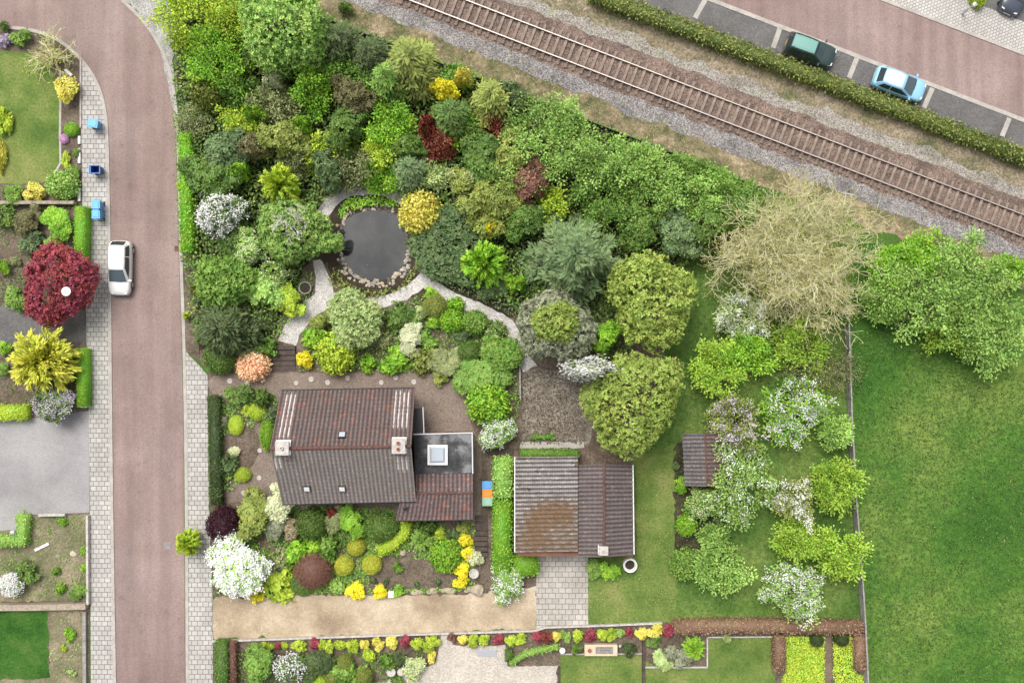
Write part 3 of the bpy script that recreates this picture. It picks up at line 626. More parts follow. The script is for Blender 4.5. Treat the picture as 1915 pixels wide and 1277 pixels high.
for pts, wd in (([(537, 642), (546, 615), (575, 580), (604, 560)], [36, 34, 34, 38]), ([(606, 570), (606, 540), (600, 508), (592, 486)], [40, 34, 22, 14]),
                ([(604, 562), (650, 571), (700, 569), (748, 554), (783, 533), (797, 510), (787, 486), (779, 462)], [22, 20, 22, 22, 24, 20, 14, 12]),
                ([(788, 522), (830, 552), (880, 572), (928, 592), (954, 612), (968, 645), (991, 690)], [26, 25, 23, 23, 25, 25, 28]),
                ([(604, 420), (604, 398), (620, 375), (648, 357), (690, 354), (732, 360), (757, 382)], [16, 24, 24, 22, 18, 20, 16])):
    pts2 = chaikin(pts, 1, False); ws = np.interp(np.linspace(0, 1, len(pts2)), np.linspace(0, 1, len(pts)), wd).tolist()
    sheet('gravel_path', rough(ribbon(pts2, ws), .8, 8, 5), Z[5] + .004 * (0 if wd[0] == 36 else [40, 22, 26, 16].index(wd[0]) + 1), M['gravel'])
POND = chaikin([(660, 400), (700, 391), (736, 396), (758, 420), (764, 455), (759, 492), (745, 513), (712, 527), (680, 522), (654, 507), (640, 482), (637, 440), (643, 415)], 2)
pw, pnt, pb = newmat('pond_water')
pb.inputs['Roughness'].default_value = .06; pb.inputs['Specular IOR Level'].default_value = .6
_n = pnt.nodes.new('ShaderNodeTexNoise'); _n.inputs['Scale'].default_value = 2.5; _b = pnt.nodes.new('ShaderNodeBump'); _b.inputs['Strength'].default_value = .06
_n2 = pnt.nodes.new('ShaderNodeTexNoise'); _n2.inputs['Scale'].default_value = .55; _n2.inputs['Detail'].default_value = 8; _c2 = pnt.nodes.new('ShaderNodeValToRGB'); _t2 = pnt.nodes.new('ShaderNodeTexCoord'); pnt.links.new(_t2.outputs['Object'], _n2.inputs['Vector']); pnt.links.new(_n2.outputs[0], _c2.inputs[0]); pnt.links.new(_c2.outputs[0], pb.inputs['Base Color'])
_c2.color_ramp.elements[0].position = .42; _c2.color_ramp.elements[1].position = .68; _c2.color_ramp.elements[0].color = (.006, .009, .012, 1); _c2.color_ramp.elements[1].color = (.045, .046, .042, 1)
pnt.links.new(_n.outputs[0], _b.inputs['Height']); pnt.links.new(_b.outputs[0], pb.inputs['Normal'])
sheet('pond_bed', chaikin([(628, 380), (690, 366), (752, 378), (782, 430), (784, 500), (757, 540), (700, 558), (640, 546), (610, 510), (620, 440)], 2), Z[6] + .016, M['soil_dark'], rougha=1)
sheet('pond_water', POND, .06, pw)
# bottom gardens
sheet('south_soil', [(398, 1196), (1003, 1176), (1245, 1162), (1622, 1172), (1624, 1420), (398, 1420)], Z[2], M['soil'], rougha=.6)
sheet('forecourt', [(826, 1180), (842, 1180), (846, 1206), (945, 1206), (948, 1246), (1042, 1244), (1043, 1420), (690, 1420), (700, 1277), (745, 1262), (815, 1240)], Z[4], M['forecourt'], rougha=1)
sheet('clipped_lawn', [(1048, 1224), (1200, 1222), (1200, 1420), (1048, 1420)], Z[4], M['lawn'])
sheet('back_lawn', [(1206, 1192), (1322, 1192), (1450, 1190), (1450, 1420), (1204, 1420)], Z[3], M['lawn'])
sheet('shrub_bed', [(1206, 1192), (1322, 1192), (1322, 1245), (1230, 1246), (1206, 1235)], Z[4], M['soil'])
sheet('dirt_path', [(1541, 1188), (1555, 1188), (1555, 1420), (1541, 1420)], Z[4], M['path_dirt'], rougha=.8)
# left gardens
sheet('left_lawn', chaikin([(-120, 92), (20, 95), (60, 100), (100, 130), (112, 165), (113, 310), (98, 340), (40, 346), (0, 342), (-120, 342)], 1), Z[3], M['lawn'], rougha=.8)
sheet('lawn_edging', ribbon([(112, 130), (113, 180), (112, 250), (113, 305), (99, 330)], 4), .03, M['kerb'], thick=.02)
sheet('asphalt_drive', [(-120, 572), (163, 572), (163, 640), (-120, 644)], Z[3], M['asphalt_grey'], rougha=1.5)
sheet('wide_drive', [(-120, 788), (60, 782), (166, 768), (167, 958), (60, 962), (40, 990), (-120, 1000)], Z[3], M['asphalt_pale'])
sheet('weedy_plot', [(-120, 1000), (40, 990), (56, 964), (166, 962), (166, 1122), (-120, 1126)], Z[4], M['weeds'], rougha=1)
sheet('square_lawn', [(-120, 1143), (90, 1143), (92, 1268), (-120, 1272)], Z[3], M['lawn_dark'], rougha=1.5)
sheet('sand_bed', [(92, 1140), (158, 1140), (160, 1420), (-120, 1420), (-120, 1272), (92, 1268)], Z[2], M['weeds'], rougha=1)

# ================================================================ RAILWAY TRACK
base = P(*rail_pt(812, 0)); trk = thing('railway_track', base, 'single railway track with two shiny steel rails on weathered sleepers', 'railway track')
ux = Vector((1, -SL, 0)).normalized(); uy = Vector((SL, 1, 0)).normalized(); SC = CAMH / FPX
for sgn in (1, -1):
    b = MB(); c0 = base + uy * .755 * sgn - ux * 12; c1 = base + uy * .755 * sgn + ux * 62
    def rbox(hw, z0, z1): b.prism([(c0 - uy * hw).to_2d(), (c1 - uy * hw).to_2d(), (c1 + uy * hw).to_2d(), (c0 + uy * hw).to_2d()], z0, z1)
    rbox(.075, .15, .175); rbox(.02, .175, .26)
    rb_ = b.build('rail', M['rustysteel'], trk); b = MB(); rbox(.036, .26, .31); b.build('rail_head', M['steel'], rb_)
smesh = None; rs = random.Random(3)
for k in range(98):
    c = base + ux * (-2.2 + k * .627) + uy * rs.gauss(0, .015)
    if smesh is None:
        b = MB()
        def sb(a0, a1, b0, b1, z0, z1): b.prism([(ux * p + uy * q).to_2d() for p, q in ((a0, b0), (a1, b0), (a1, b1), (a0, b1))], z0, z1)
        sb(-.10, .10, -1.24, 1.24, .02, .15)
        for q in (-.755, .755): sb(-.09, .09, q - .17, q - .082, .152, .185); sb(-.09, .09, q + .082, q + .17, .152, .185)
        smesh = b.build('sleeper', M['sleeper'], None, local=True); o = smesh; o.parent = trk
    else: o = smesh.copy(); link(o); o.parent = trk
    o.location = c - base
# ================================================================ HOUSE
def lerp(a, b, t): return a + (b - a) * t
def tiled(bm, e0, e1, r0, r1, tw=.3, ch=.34, amp=.035, step=.03, sub=6, lime=(), moss=None):
    """pantile sheet between eave e0-e1 and ridge r0-r1 (world points): waves across, stepped courses up the slope """
    e0, e1, r0, r1 = map(Vector, (e0, e1, r0, r1)); nr = (e1 - e0).cross(r0 - e0).normalized()
    if nr.z < 0: nr = -nr
    nu = max(2, int((e1 - e0).length / tw)) * sub; nc = max(1, int((r0 - e0).length / ch)); rows = []
    for c in range(nc): rows += [(c / nc, step), ((c + .96) / nc, 0.0)]
    v = []; cr = bm.attr.setdefault('crest', []); lm = bm.attr.setdefault('lime', []); ms = bm.attr.setdefault('moss', []); g = random.Random(5); nt_ = nu // sub
    for ri, (t, s_) in enumerate(rows):
        a, b_ = lerp(e0, r0, t), lerp(e1, r1, t)
        for i in range(nu + 1):
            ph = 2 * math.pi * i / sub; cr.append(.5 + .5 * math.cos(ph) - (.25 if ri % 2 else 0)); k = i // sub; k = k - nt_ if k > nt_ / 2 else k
            lm.append(max([(1.0 if ri % 2 == 0 or g.random() < .6 else .25) * g.uniform(.75, 1) for c0, c1, t0, t1 in lime if c0 <= k <= c1 and t0 <= t <= t1] or [0]) if i % sub in (sub // 2, sub // 2 + 1) else 0.0); ms.append(moss(lerp(a, b_, i / nu), g) if moss else 0.0); v.append(lerp(a, b_, i / nu) + nr * (amp * (.5 + .5 * math.cos(ph)) ** .8 + s_ + .01))
    m = nu + 1; f = [(j * m + i, j * m + i + 1, (j + 1) * m + i + 1, (j + 1) * m + i) for j in range(len(rows) - 1) for i in range(nu)]
    bm.add(v, f)
def roofmat(name, base, red, redamt, grey, patch=.8, dirt=.5):  # dirt sets the tone range by crest height: valleys darker, crests lighter
    m, nt, b = newmat(name); N = nt.nodes.new; Lk = nt.links.new; tc = N('ShaderNodeTexCoord')
    def noise(sc_, det=6, rg=.65):
        n = N('ShaderNodeTexNoise'); n.inputs['Scale'].default_value = sc_; n.inputs['Detail'].default_value = det; n.inputs['Roughness'].default_value = rg; Lk(tc.outputs['Object'], n.inputs['Vector']); return n.outputs[0]
    def ramp(src, a, b_): r = N('ShaderNodeMapRange'); r.inputs[1].default_value = a; r.inputs[2].default_value = b_; Lk(src, r.inputs[0]); return r.outputs[0]
    def mix(fac, c1, c2):
        x = N('ShaderNodeMix'); x.data_type = 'RGBA'
        if isinstance(fac, float): x.inputs[0].default_value = fac
        else: Lk(fac, x.inputs[0])
        for s, c in ((6, c1), (7, c2)):
            if isinstance(c, tuple): x.inputs[s].default_value = (*c, 1)
            else: Lk(c, x.inputs[s])
        return x.outputs[2]
    c = mix(ramp(noise(.9), .3, .7), base, grey)
    vo = N('ShaderNodeTexVoronoi'); vo.inputs['Scale'].default_value = 3.2; Lk(tc.outputs['Object'], vo.inputs['Vector']); sp = N('ShaderNodeSeparateColor'); Lk(vo.outputs['Color'], sp.inputs[0])
    ad = N('ShaderNodeMath'); ad.operation = 'MULTIPLY_ADD'; ad.inputs[1].default_value = .35; Lk(sp.outputs[0], ad.inputs[0]); Lk(noise(patch), ad.inputs[2])
    c = mix(ramp(ad.outputs[0], 1 - redamt - .06, 1 - redamt + .12), c, red)
    c = mix(ramp(noise(6, 3), .58, .74), c, tuple(min(1, x * 2.0 + .03) for x in grey))
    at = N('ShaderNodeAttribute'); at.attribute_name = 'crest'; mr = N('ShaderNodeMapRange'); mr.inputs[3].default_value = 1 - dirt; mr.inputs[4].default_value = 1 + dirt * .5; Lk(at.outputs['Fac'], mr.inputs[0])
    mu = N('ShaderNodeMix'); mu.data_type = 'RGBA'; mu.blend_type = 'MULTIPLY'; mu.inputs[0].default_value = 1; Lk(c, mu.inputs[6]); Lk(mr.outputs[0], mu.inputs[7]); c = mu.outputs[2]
    al = N('ShaderNodeAttribute'); al.attribute_name = 'lime'; c = mix(al.outputs['Fac'], c, (.62, .59, .56)); am = N('ShaderNodeAttribute'); am.attribute_name = 'moss'; c = mix(am.outputs['Fac'], c, mix(ramp(noise(5), .3, .7), (.085, .05, .03), (.21, .13, .065)))
    Lk(c, b.inputs['Base Color']); b.inputs['Roughness'].default_value = .8; b.inputs['Specular IOR Level'].default_value = .3
    return m
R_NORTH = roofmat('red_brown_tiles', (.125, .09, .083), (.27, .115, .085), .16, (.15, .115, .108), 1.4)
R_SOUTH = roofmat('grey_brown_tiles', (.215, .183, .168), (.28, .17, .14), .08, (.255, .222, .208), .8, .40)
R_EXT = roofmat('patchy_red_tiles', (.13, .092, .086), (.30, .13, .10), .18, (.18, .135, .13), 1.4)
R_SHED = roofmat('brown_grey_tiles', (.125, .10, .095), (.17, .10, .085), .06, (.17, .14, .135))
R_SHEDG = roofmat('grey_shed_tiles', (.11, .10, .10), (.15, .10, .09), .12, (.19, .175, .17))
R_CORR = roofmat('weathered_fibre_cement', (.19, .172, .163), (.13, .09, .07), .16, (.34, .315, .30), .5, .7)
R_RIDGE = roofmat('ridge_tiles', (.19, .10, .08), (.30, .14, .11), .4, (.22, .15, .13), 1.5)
BIT = ground('bitumen_roof', [(.028, .028, .03), (.06, .06, .062), (.21, .21, .215)], .55, 5, .25, .2, .55, lo=.42, hi=.60)
M['moss'] = ground('brown_moss', [(.10, .06, .03), (.20, .125, .06)], 1.2, 9, .5, .8)
M['lime'] = plain('lime_streaks', (.60, .58, .55), .9, var=.2, vscale=6)
def slab(bm, pts, th):
    pts = [Vector(p) for p in pts]; n = len(pts); f = [tuple(range(n)), tuple(range(n, 2 * n))[::-1]] + [(i, n + i, n + (i + 1) % n, (i + 1) % n) for i in range(n)]
    bm.add([p for p in pts] + [p - Vector((0, 0, th)) for p in pts], f)
ZE, ZR = 2.9, 6.1
TL, TR, BR, BL = P(526, 732, ZE), P(776, 727.5, ZE), P(778, 936, ZE), P(528, 941, ZE); RGL, RGR = P(505, 839, ZR), P(769, 834.5, ZR)
hb = (TL + BR) / 2; hb.z = 0
hs_ = thing('house', hb, 'brown tiled gable roof house with two white chimneys beside a flat roofed extension', 'house')
def inset(poly, d):
    c = sum((Vector((p.x, p.y, 0)) for p in poly), Vector()) / len(poly); out = []
    for p in poly:
        e = Vector((p.x, p.y, 0)) - c; out.append((p.x - math.copysign(d, e.x), p.y - math.copysign(d, e.y)))
    return out
wall = inset([BL, BR, TR, TL], .42); b = MB(); b.prism(wall, 0, ZE + .1)
for s_ in (0, 1):   # gable triangles
    i, j = ((0, 3), (1, 2))[s_]; rg = (RGL, RGR)[s_]; x = rg.x + (.42 if s_ == 0 else -.42)
    a = Vector((wall[i][0], wall[i][1], ZE + .1)); c = Vector((wall[j][0], wall[j][1], ZE + .1)); t = Vector(((a.x + c.x) / 2, rg.y, ZR - .28)); o_ = Vector((.2 if s_ == 0 else -.2, 0, 0))
    b.add([a, c, t, a + o_, c + o_, t + o_], [(0, 1, 2), (3, 5, 4), (0, 2, 5, 3), (1, 4, 5, 2)])
b.build('wall', M['brick'], hs_)
b = MB(); slab(b, [TL, TR, RGR, RGL], .14); slab(b, [RGL, RGR, BR, BL], .14); rf = b.build('roof', M['darkwood'], hs_)
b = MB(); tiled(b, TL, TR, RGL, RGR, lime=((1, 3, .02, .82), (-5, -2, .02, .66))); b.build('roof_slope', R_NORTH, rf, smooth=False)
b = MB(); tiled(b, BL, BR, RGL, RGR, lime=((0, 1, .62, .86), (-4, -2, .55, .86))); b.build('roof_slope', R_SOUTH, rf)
b = MB()
n_ = 26
for k in range(n_):
    a, c = lerp(RGL, RGR, (k + .02) / n_), lerp(RGL, RGR, (k + .98) / n_); b.tube(a + Vector((0, 0, .0)), c + Vector((0, 0, .012)), .12, .135, 8)
b.build('ridge', R_RIDGE, rf)
b = MB()
for a, c, dy in ((TL, TR, .07), (BL, BR, -.07)): o_ = Vector((0, dy, -.05)); b.tube(a + o_, c + o_, .075, n=8)
b.build('gutter', M['black'], hs_)
def chimney(px, py, w2, d2, z0, z1, parent, pots=1):
    q = P(px, py, z1); b = MB(); b.box(q.x - w2, q.y - d2, z0, q.x + w2, q.y + d2, z1 - .1)
    c = b.build('chimney', M['white'], parent); b = MB()
    ww, dd = w2 + .06, d2 + .06; ol = []
    b.box(q.x - ww, q.y - dd, z1 - .1, q.x + ww, q.y + dd, z1); b.build('cap', M['concrete'], c)
    b = MB()
    for k in range(pots):
        yy = q.y + (k - (pots - 1) / 2) * d2 * .9; b.lathe([(.12, z1), (.12, z1 + .16), (.075, z1 + .16), (.075, z1 + .04)], (q.x, yy, 0), 14)
    b.build('flue', M['terracotta'] if pots > 1 else M['concrete'], c)
    # lead apron
    b = MB(); b.box(q.x - w2 - .1, q.y - d2 - .1, z1 - .60, q.x + w2 + .1, q.y + d2 + .1, z1 - .52); b.build('flashing', M['white'], c)
chimney(527, 838, .40, .42, 5.0, 6.65, rf, 1); chimney(745, 834, .40, .46, 5.0, 6.65, rf, 2)
def skylight(px, py, ze, w2, d2, slope, parent, frame=M['darkwood'], gl=M['skyglass'], up=1):
    q = P(px, py, ze); ca, sa = math.cos(slope), math.sin(slope)
    def bx(hw, hd, t0, t1):
        bb = MB(); v = []
        for t in (t0, t1):
            for sx, sy in ((-1, -1), (1, -1), (1, 1), (-1, 1)): v.append((q.x + sx * hw, q.y + sy * hd * ca - up * t * sa * -1, q.z + sy * hd * sa * up * -1 + t * ca))
        return bb.add(v, [(3, 2, 1, 0), (4, 5, 6, 7)] + [(i, (i + 1) % 4, 4 + (i + 1) % 4, 4 + i) for i in range(4)])
    f = bx(w2, d2, -.05, .13).build('skylight', frame, parent); bx(w2 - .07, d2 - .07, .131, .15).build('pane', gl, f)
sl = math.atan2(ZR - ZE, TL.y - RGL.y)
zat = lambda t: ZE + (ZR - ZE) * t + .02
skylight(640, 814, zat(.81), .27, .26, sl, rf, M['black'], M['skyglass'], 1)
sl2 = math.atan2(ZR - ZE, RGL.y - BL.y)
for px in (574, 640): skylight(px, 912, zat(.285), .26, .26, sl2, rf, M['darkwood'], M['headlamp'], -1)
# windows and a door on the walls
def wall_window(x0, x1, y, z0, z1, ny, parent, door=False):
    b = MB(); t = .05 * ny
    b.box(x0, min(y, y + t), z0, x1, max(y, y + t), z1); f = b.build('door' if door else 'window', M['white'], parent); b = MB(); m_ = .07
    y2 = y + t * 1.25
    if not door:
        b.box(x0 + m_, min(y + t, y2), z0 + m_, x1 - m_, max(y + t, y2), z1 - m_); b.build('pane', M['glass'], f)
    else: b.box(x1 - .2, min(y + t, y2 + .04 * ny), 1.0, x1 - .1, max(y + t, y2 + .04 * ny), 1.12); b.build('handle', M['steel'], f)
yn = wall[3][1]; ys_ = wall[0][1]
for k in range(3): wall_window(TL.x + 1.3 + k * 2.9, TL.x + 2.9 + k * 2.9, yn + .02, .9, 2.2, 1, hs_)
for k in range(2): wall_window(BL.x + 1.3 + k * 3.3, BL.x + 3.1 + k * 3.3, ys_ - .03, .8, 2.2, -1, hs_)
# flat roofed extension
ZF = 2.75
fx = [P(774, 812, ZF), P(883, 809, ZF), P(884, 884, ZF), P(776, 886, ZF)]
b = MB(); b.prism([(p.x, p.y) for p in inset(fx, .12) and [Vector((*q, 0)) for q in inset(fx, .12)]][::-1], 0, ZF - .12); ex = b.build('extension_wall', M['brick'], hs_)
b = MB(); b.prism([(p.x, p.y) for p in fx][::-1], ZF - .12, ZF - .02); fr_ = b.build('flat_roof', BIT, hs_)
def edging(pts, wd, z0, z1, name, mat, parent, closed=False):
    b = MB(); pts = [Vector((p.x, p.y, 0)) for p in pts]; n = len(pts)
    for k in range(n if closed else n - 1):
        a, c = pts[k], pts[(k + 1) % n]; d = (c - a).normalized(); m_ = Vector((-d.y, d.x, 0)) * wd / 2; a = a - d * (wd / 2 if k == 0 and not closed else -wd / 2); c = c + d * wd / 2
        b.prism([(a - m_).to_2d(), (c - m_).to_2d(), (c + m_).to_2d(), (a + m_).to_2d()], z0, z1)
    return b.build(name, mat, parent)
edging([fx[0], fx[1], fx[2]], .08, ZF - .16, ZF + .06, 'roof_edge', M['bitumen_edge'], fr_)
q = P(818, 851, 3.05); b = MB(); b.box(q.x - .72, q.y - .72, ZF - .02, q.x + .72, q.y + .72, ZF + .16); rl = b.build('roof_light', M['white'], fr_)
b = MB(); b.box(q.x - .62, q.y - .62, ZF + .16, q.x + .62, q.y + .62, ZF + .2); b.build('rim', M['bitumen_edge'], rl); b = MB()
b.prism([(q.x - .54, q.y - .54), (q.x + .54, q.y - .54), (q.x + .54, q.y + .54), (q.x - .54, q.y + .54)], ZF + .2, ZF + .32, [(q.x - .42, q.y - .42), (q.x + .42, q.y - .42), (q.x + .42, q.y + .42), (q.x - .42, q.y + .42)]); b.build('dome', M['skyglass'], rl)
# small flat canopy in the corner
cx = [P(772, 764, 2.5), P(791, 762, 2.5), P(793, 812, 2.5), P(774, 813, 2.5)]; b = MB(); b.prism([(p.x, p.y) for p in cx][::-1], 2.38, 2.5); cn = b.build('canopy', M['black'], hs_)
edging([cx[1], cx[2]], .07, 2.36, 2.56, 'canopy_edge', M['bitumen_edge'], cn); b = MB(); b.tube(P(778, 768, 0) , P(778, 768, 2.38), .05); b.tube(P(789, 768, 0), P(789, 768, 2.38), .05); b.build('post', M['darkwood'], cn)
# tiled lower extension
z0e, z1e = 2.3, 3.0
a0, a1 = P(776, 884, 2.62), P(884, 884, 2.62); g0, g1 = P(752, 922, z1e), P(884, 921.5, z1e); c0, c1 = P(740, 972, z0e), P(884, 970, z0e)
b = MB(); slab(b, [P(775, 885, 2.55), P(884, 885, 2.55), g1, g0], .1); slab(b, [g0, g1, c1, c0], .1); r2 = b.build('lower_roof', M['darkwood'], hs_)
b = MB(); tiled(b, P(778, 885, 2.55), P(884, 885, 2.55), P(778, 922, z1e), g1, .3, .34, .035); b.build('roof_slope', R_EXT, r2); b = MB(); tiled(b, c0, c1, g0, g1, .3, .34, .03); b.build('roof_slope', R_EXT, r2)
b = MB()
for k in range(18): b.tube(lerp(g0, g1, (k + .02) / 18), lerp(g0, g1, (k + .98) / 18), .09, .10, 8)
b.build('ridge', R_RIDGE, r2)
b = MB(); b.tube(c0 + Vector((0, -.06, -.04)), c1 + Vector((0, -.06, -.04)), .07); b.build('gutter', M['black'], r2)
w2 = [P(750, 960, 0), P(878, 960, 0), P(878, 886, 0), P(782, 886, 0)]; b = MB(); b.prism([(p.x, p.y) for p in w2], 0, 2.28); b.build('extension_wall', M['brick'], hs_)
q = P(758, 949, 2.7); b = MB(); b.lathe([(.10, 2.3), (.10, 2.85), (.16, 2.86), (.16, 2.93), (.02, 3.0)], (q.x, q.y, 0), 12); b.build('vent_pipe', M['black'], r2)
# ================================================================ GARAGE
gb = P(1075, 945, 0); ga = thing('garage', gb, 'double garage with a mossy corrugated roof beside a ridged brown tile roof', 'garage')
e0, e1, r0, r1 = P(964, 1032, 2.55), P(964, 854, 2.55), P(1081, 1030, 2.95), P(1081, 853, 2.95)
def garage_moss(p, g):
    s = (CAMH - p.z) / FPX; px, py = p.x / s + 957.5, 638.5 - p.y / s
    f = math.exp(-((px - 1034) / 48) ** 2 - ((py - 958) / 26) ** 2) + .85 * math.exp(-((px - 1000) / 34) ** 2 - ((py - 992) / 34) ** 2) + .5 * math.exp(-((py - 1020) / 18) ** 2)
    f += .45 * math.exp(-((px - 1062) / 26) ** 2 - ((py - 985) / 45) ** 2) + .34 * math.sin(px * .31 + py * .11) * math.sin(py * .23 - px * .07) + g.gauss(0, .10); return max(0.0, min(.92, (f - .26) * 1.5))
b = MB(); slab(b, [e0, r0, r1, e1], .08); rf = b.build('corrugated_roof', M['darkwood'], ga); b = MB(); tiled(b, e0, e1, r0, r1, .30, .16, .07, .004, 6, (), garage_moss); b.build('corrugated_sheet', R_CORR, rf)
b = MB(); b.prism([(e0.x - .09, e0.y), (e0.x - .02, e0.y), (e1.x - .02, e1.y), (e1.x - .09, e1.y)], 2.4, 2.68); b.build('barge_board', M['white'], rf)
b = MB(); b.prism([p.to_2d() for p in (P(968, 1026), P(1080, 1026), P(1080, 860), P(968, 860))], 0, 2.5); gw_ = b.build('wall', M['brick'], ga)
b = MB(); y_ = P(0, 1026).y; x0, x1 = P(1005, 0).x, P(1074, 0).x; b.box(x0, y_ - .05, 0, x1, y_ - .005, 2.1); b.build('garage_door', M['wood'], ga)
m0, m1 = P(1130, 1041, 3.6), P(1130, 868, 3.6); l0, l1, q0, q1 = P(1082, 1041, 2.75), P(1082, 869, 2.75), P(1184, 1036, 2.4), P(1182, 869, 2.4)
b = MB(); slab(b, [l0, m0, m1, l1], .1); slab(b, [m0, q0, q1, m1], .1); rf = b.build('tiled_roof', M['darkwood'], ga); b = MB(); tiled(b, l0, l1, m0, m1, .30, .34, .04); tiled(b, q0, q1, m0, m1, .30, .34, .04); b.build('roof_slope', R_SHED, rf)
b = MB()
for k in range(20): b.tube(lerp(m0, m1, (k + .02) / 20), lerp(m0, m1, (k + .98) / 20), .10, .11, 8)
b.build('ridge', R_RIDGE, rf)
b = MB(); b.prism([(q0.x + .02, q0.y), (q0.x + .10, q0.y), (q1.x + .10, q1.y), (q1.x + .02, q1.y)], 2.28, 2.46); b.build('gutter', M['white'], rf)
chimney(1129, 1030, .26, .26, 3.0, 4.0, rf, 1)
b = MB(); b.prism([p.to_2d() for p in (P(1086, 1030), P(1176, 1028), P(1174, 874), P(1086, 874))], 0, 2.3); b.build('wall', M['brick'], ga)
# ================================================================ SHED
sb_ = P(1318, 870, 0); sh = thing('garden_shed', sb_, 'small garden shed with grey and brown tiled roof half under white blossom', 'shed')
a0, a1, m0, m1, q0, q1 = P(1281, 908, 2.1), P(1276, 811, 2.1), P(1323, 909, 2.8), P(1318, 810, 2.8), P(1362, 908, 2.1), P(1356, 810, 2.1)
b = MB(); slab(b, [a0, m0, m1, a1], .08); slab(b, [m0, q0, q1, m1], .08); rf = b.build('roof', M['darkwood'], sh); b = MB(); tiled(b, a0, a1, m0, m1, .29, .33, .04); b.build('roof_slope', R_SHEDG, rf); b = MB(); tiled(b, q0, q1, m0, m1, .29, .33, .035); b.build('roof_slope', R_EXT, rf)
b = MB(); b.tube(m0, m1, .07); b.build('ridge', R_RIDGE, rf); b = MB(); b.prism([p.to_2d() for p in (P(1287, 902), P(1360, 902), P(1354, 816), P(1282, 816))], 0, 2.05); b.build('wall', M['darkwood'], sh)
# ================================================================ SMALL BUILT THINGS
def slabs(name, pts, wpx, h, mat, label, cat, group=None):
    q = [P(a, b) for a, b in pts]; base = Vector((q[0].x, q[0].y, 0)); b = MB(); hw = wpx * SC / 2
    for k in range(len(q) - 1):
        d = (q[k + 1] - q[k]).normalized(); m_ = Vector((-d.y, d.x, 0)) * hw; L = (q[k + 1] - q[k]).length; n = max(1, int(L / 1.0))
        for j in range(n):
            s, t = q[k] + d * (L * j / n + .008), q[k] + d * (L * (j + 1) / n - .008); b.prism([(s - m_).to_2d(), (t - m_).to_2d(), (t + m_).to_2d(), (s + m_).to_2d()], 0, h)
    return tag(b.build(name, mat, None, loc=base), label, cat, group)
slabs('edging_wall', [(398, 1197), (700, 1186.5), (1000, 1177.5), (1020, 1171), (1130, 1167.5), (1238, 1163)], 3.4, .3, M['concrete'], 'long pale concrete edging between the sandy drive and the colourful shrub row', 'edging')
slabs('garden_wall', [(-60, 1133), (60, 1132), (166, 1130)], 11, .6, M['stone'], 'low beige stone wall dividing the weedy plot from the square lawn', 'wall')
slabs('garden_wall', [(167, 962), (168, 1128)], 4, .45, M['concrete'], 'thin pale wall between the weedy plot and the paving', 'wall')
slabs('garden_wall', [(75, 962), (125, 961)], 4.5, .35, M['concrete'], 'short pale kerb wall on the drive side of the weedy plot', 'wall')
slabs('timber_edging', [(160, 1142), (161, 1330)], 6, .3, M['wood'], 'brown timber edging along the bed below the beige stone wall', 'edging')
slabs('garden_wall', [(-60, 381), (145, 381)], 6, .7, M['stone'], 'mossy stone wall below the lawn garden at the left edge', 'wall')
slabs('edging_wall', [(152, 112), (152, 240)], 3, .15, M['kerb'], 'narrow concrete edging beside the yellow shrub and pavement', 'edging')
for k, (a, b_, lab) in enumerate([(255, 270, 'short white kerb stone beside the pink flower clump'), (278, 306, 'white kerb stone below the short one beside the pink clump'), (353, 377, 'white kerb stone nearest the mossy stone wall')]):
    slabs('kerb_stone', [(149.5, a), (149.5, b_)], 4.5, .16, M['white'], lab, 'kerb stone', 'white kerb stones of the left garden')
slabs('kerb_stone', [(123, 131), (136, 143)], 5, .18, M['white'], 'slanted white kerb stone above the yellow shrub', 'kerb stone', 'white kerb stones of the left garden')
slabs('edging_wall', [(1322, 1190), (1322, 1246), (1206, 1246)], 2.6, .2, M['concrete'], 'thin white edging around the grey shrub bed on the back lawn', 'edging')
slabs('edging_wall', [(1322, 1190), (1448, 1189)], 2.4, .2, M['concrete'], 'thin white edging between the back lawn and the brown hedge', 'edging')
slabs('edging_wall', [(1048, 1222), (1200, 1221)], 2.4, .15, M['kerb'], 'stone edging of the clipped lawn behind the cream bench', 'edging')
slabs('timber_edging', [(1044.5, 1245), (1045, 1330)], 4, .2, M['darkwood'], 'dark timber edging between beige forecourt and clipped lawn', 'edging')
slabs('timber_edging', [(1203, 1196), (1203, 1330)], 4, .3, M['darkwood'], 'dark timber edging between the two lawns at the bottom', 'edging')
slabs('edging_wall', [(972, 684), (973, 745)], 3, .4, M['wood'], 'thin grey board edging on the left of the mulch terrace', 'edging')
slabs('brick_wall', [(1258, 664), (1266, 706)], 7, .5, M['brick'], 'short red brick wall showing between the two big yellow green trees', 'wall')
# steps
def steps(name, x0, x1, y0, y1, n, up, mat, label, z=.12):
    base = P((x0 + x1) / 2, (y0 + y1) / 2); st = thing(name, base, label, 'steps')
    for k in range(n):
        a, c = P(x0, lerp(y0, y1, (k + .08) / n)), P(x1, lerp(y0, y1, (k + .92) / n)); h = z * ((n - k) if up else k + 1) * .5
        b = MB(); b.box(a.x, c.y, 0, c.x, a.y, h); b.build('tread', mat, st)
steps('wooden_steps', 503, 553, 645, 694, 5, True, M['darkwood'], 'dark wooden steps between the pale gravel path and the house court')
steps('garden_steps', 888, 912, 962, 1040, 8, False, M['darkwood'], 'dark narrow steps down beside the yellow flower strip', .08)
steps('garden_steps', 912, 960, 838, 852, 3, True, M['darkwood'], 'short dark steps between the white rhododendron and the ivy hedge')
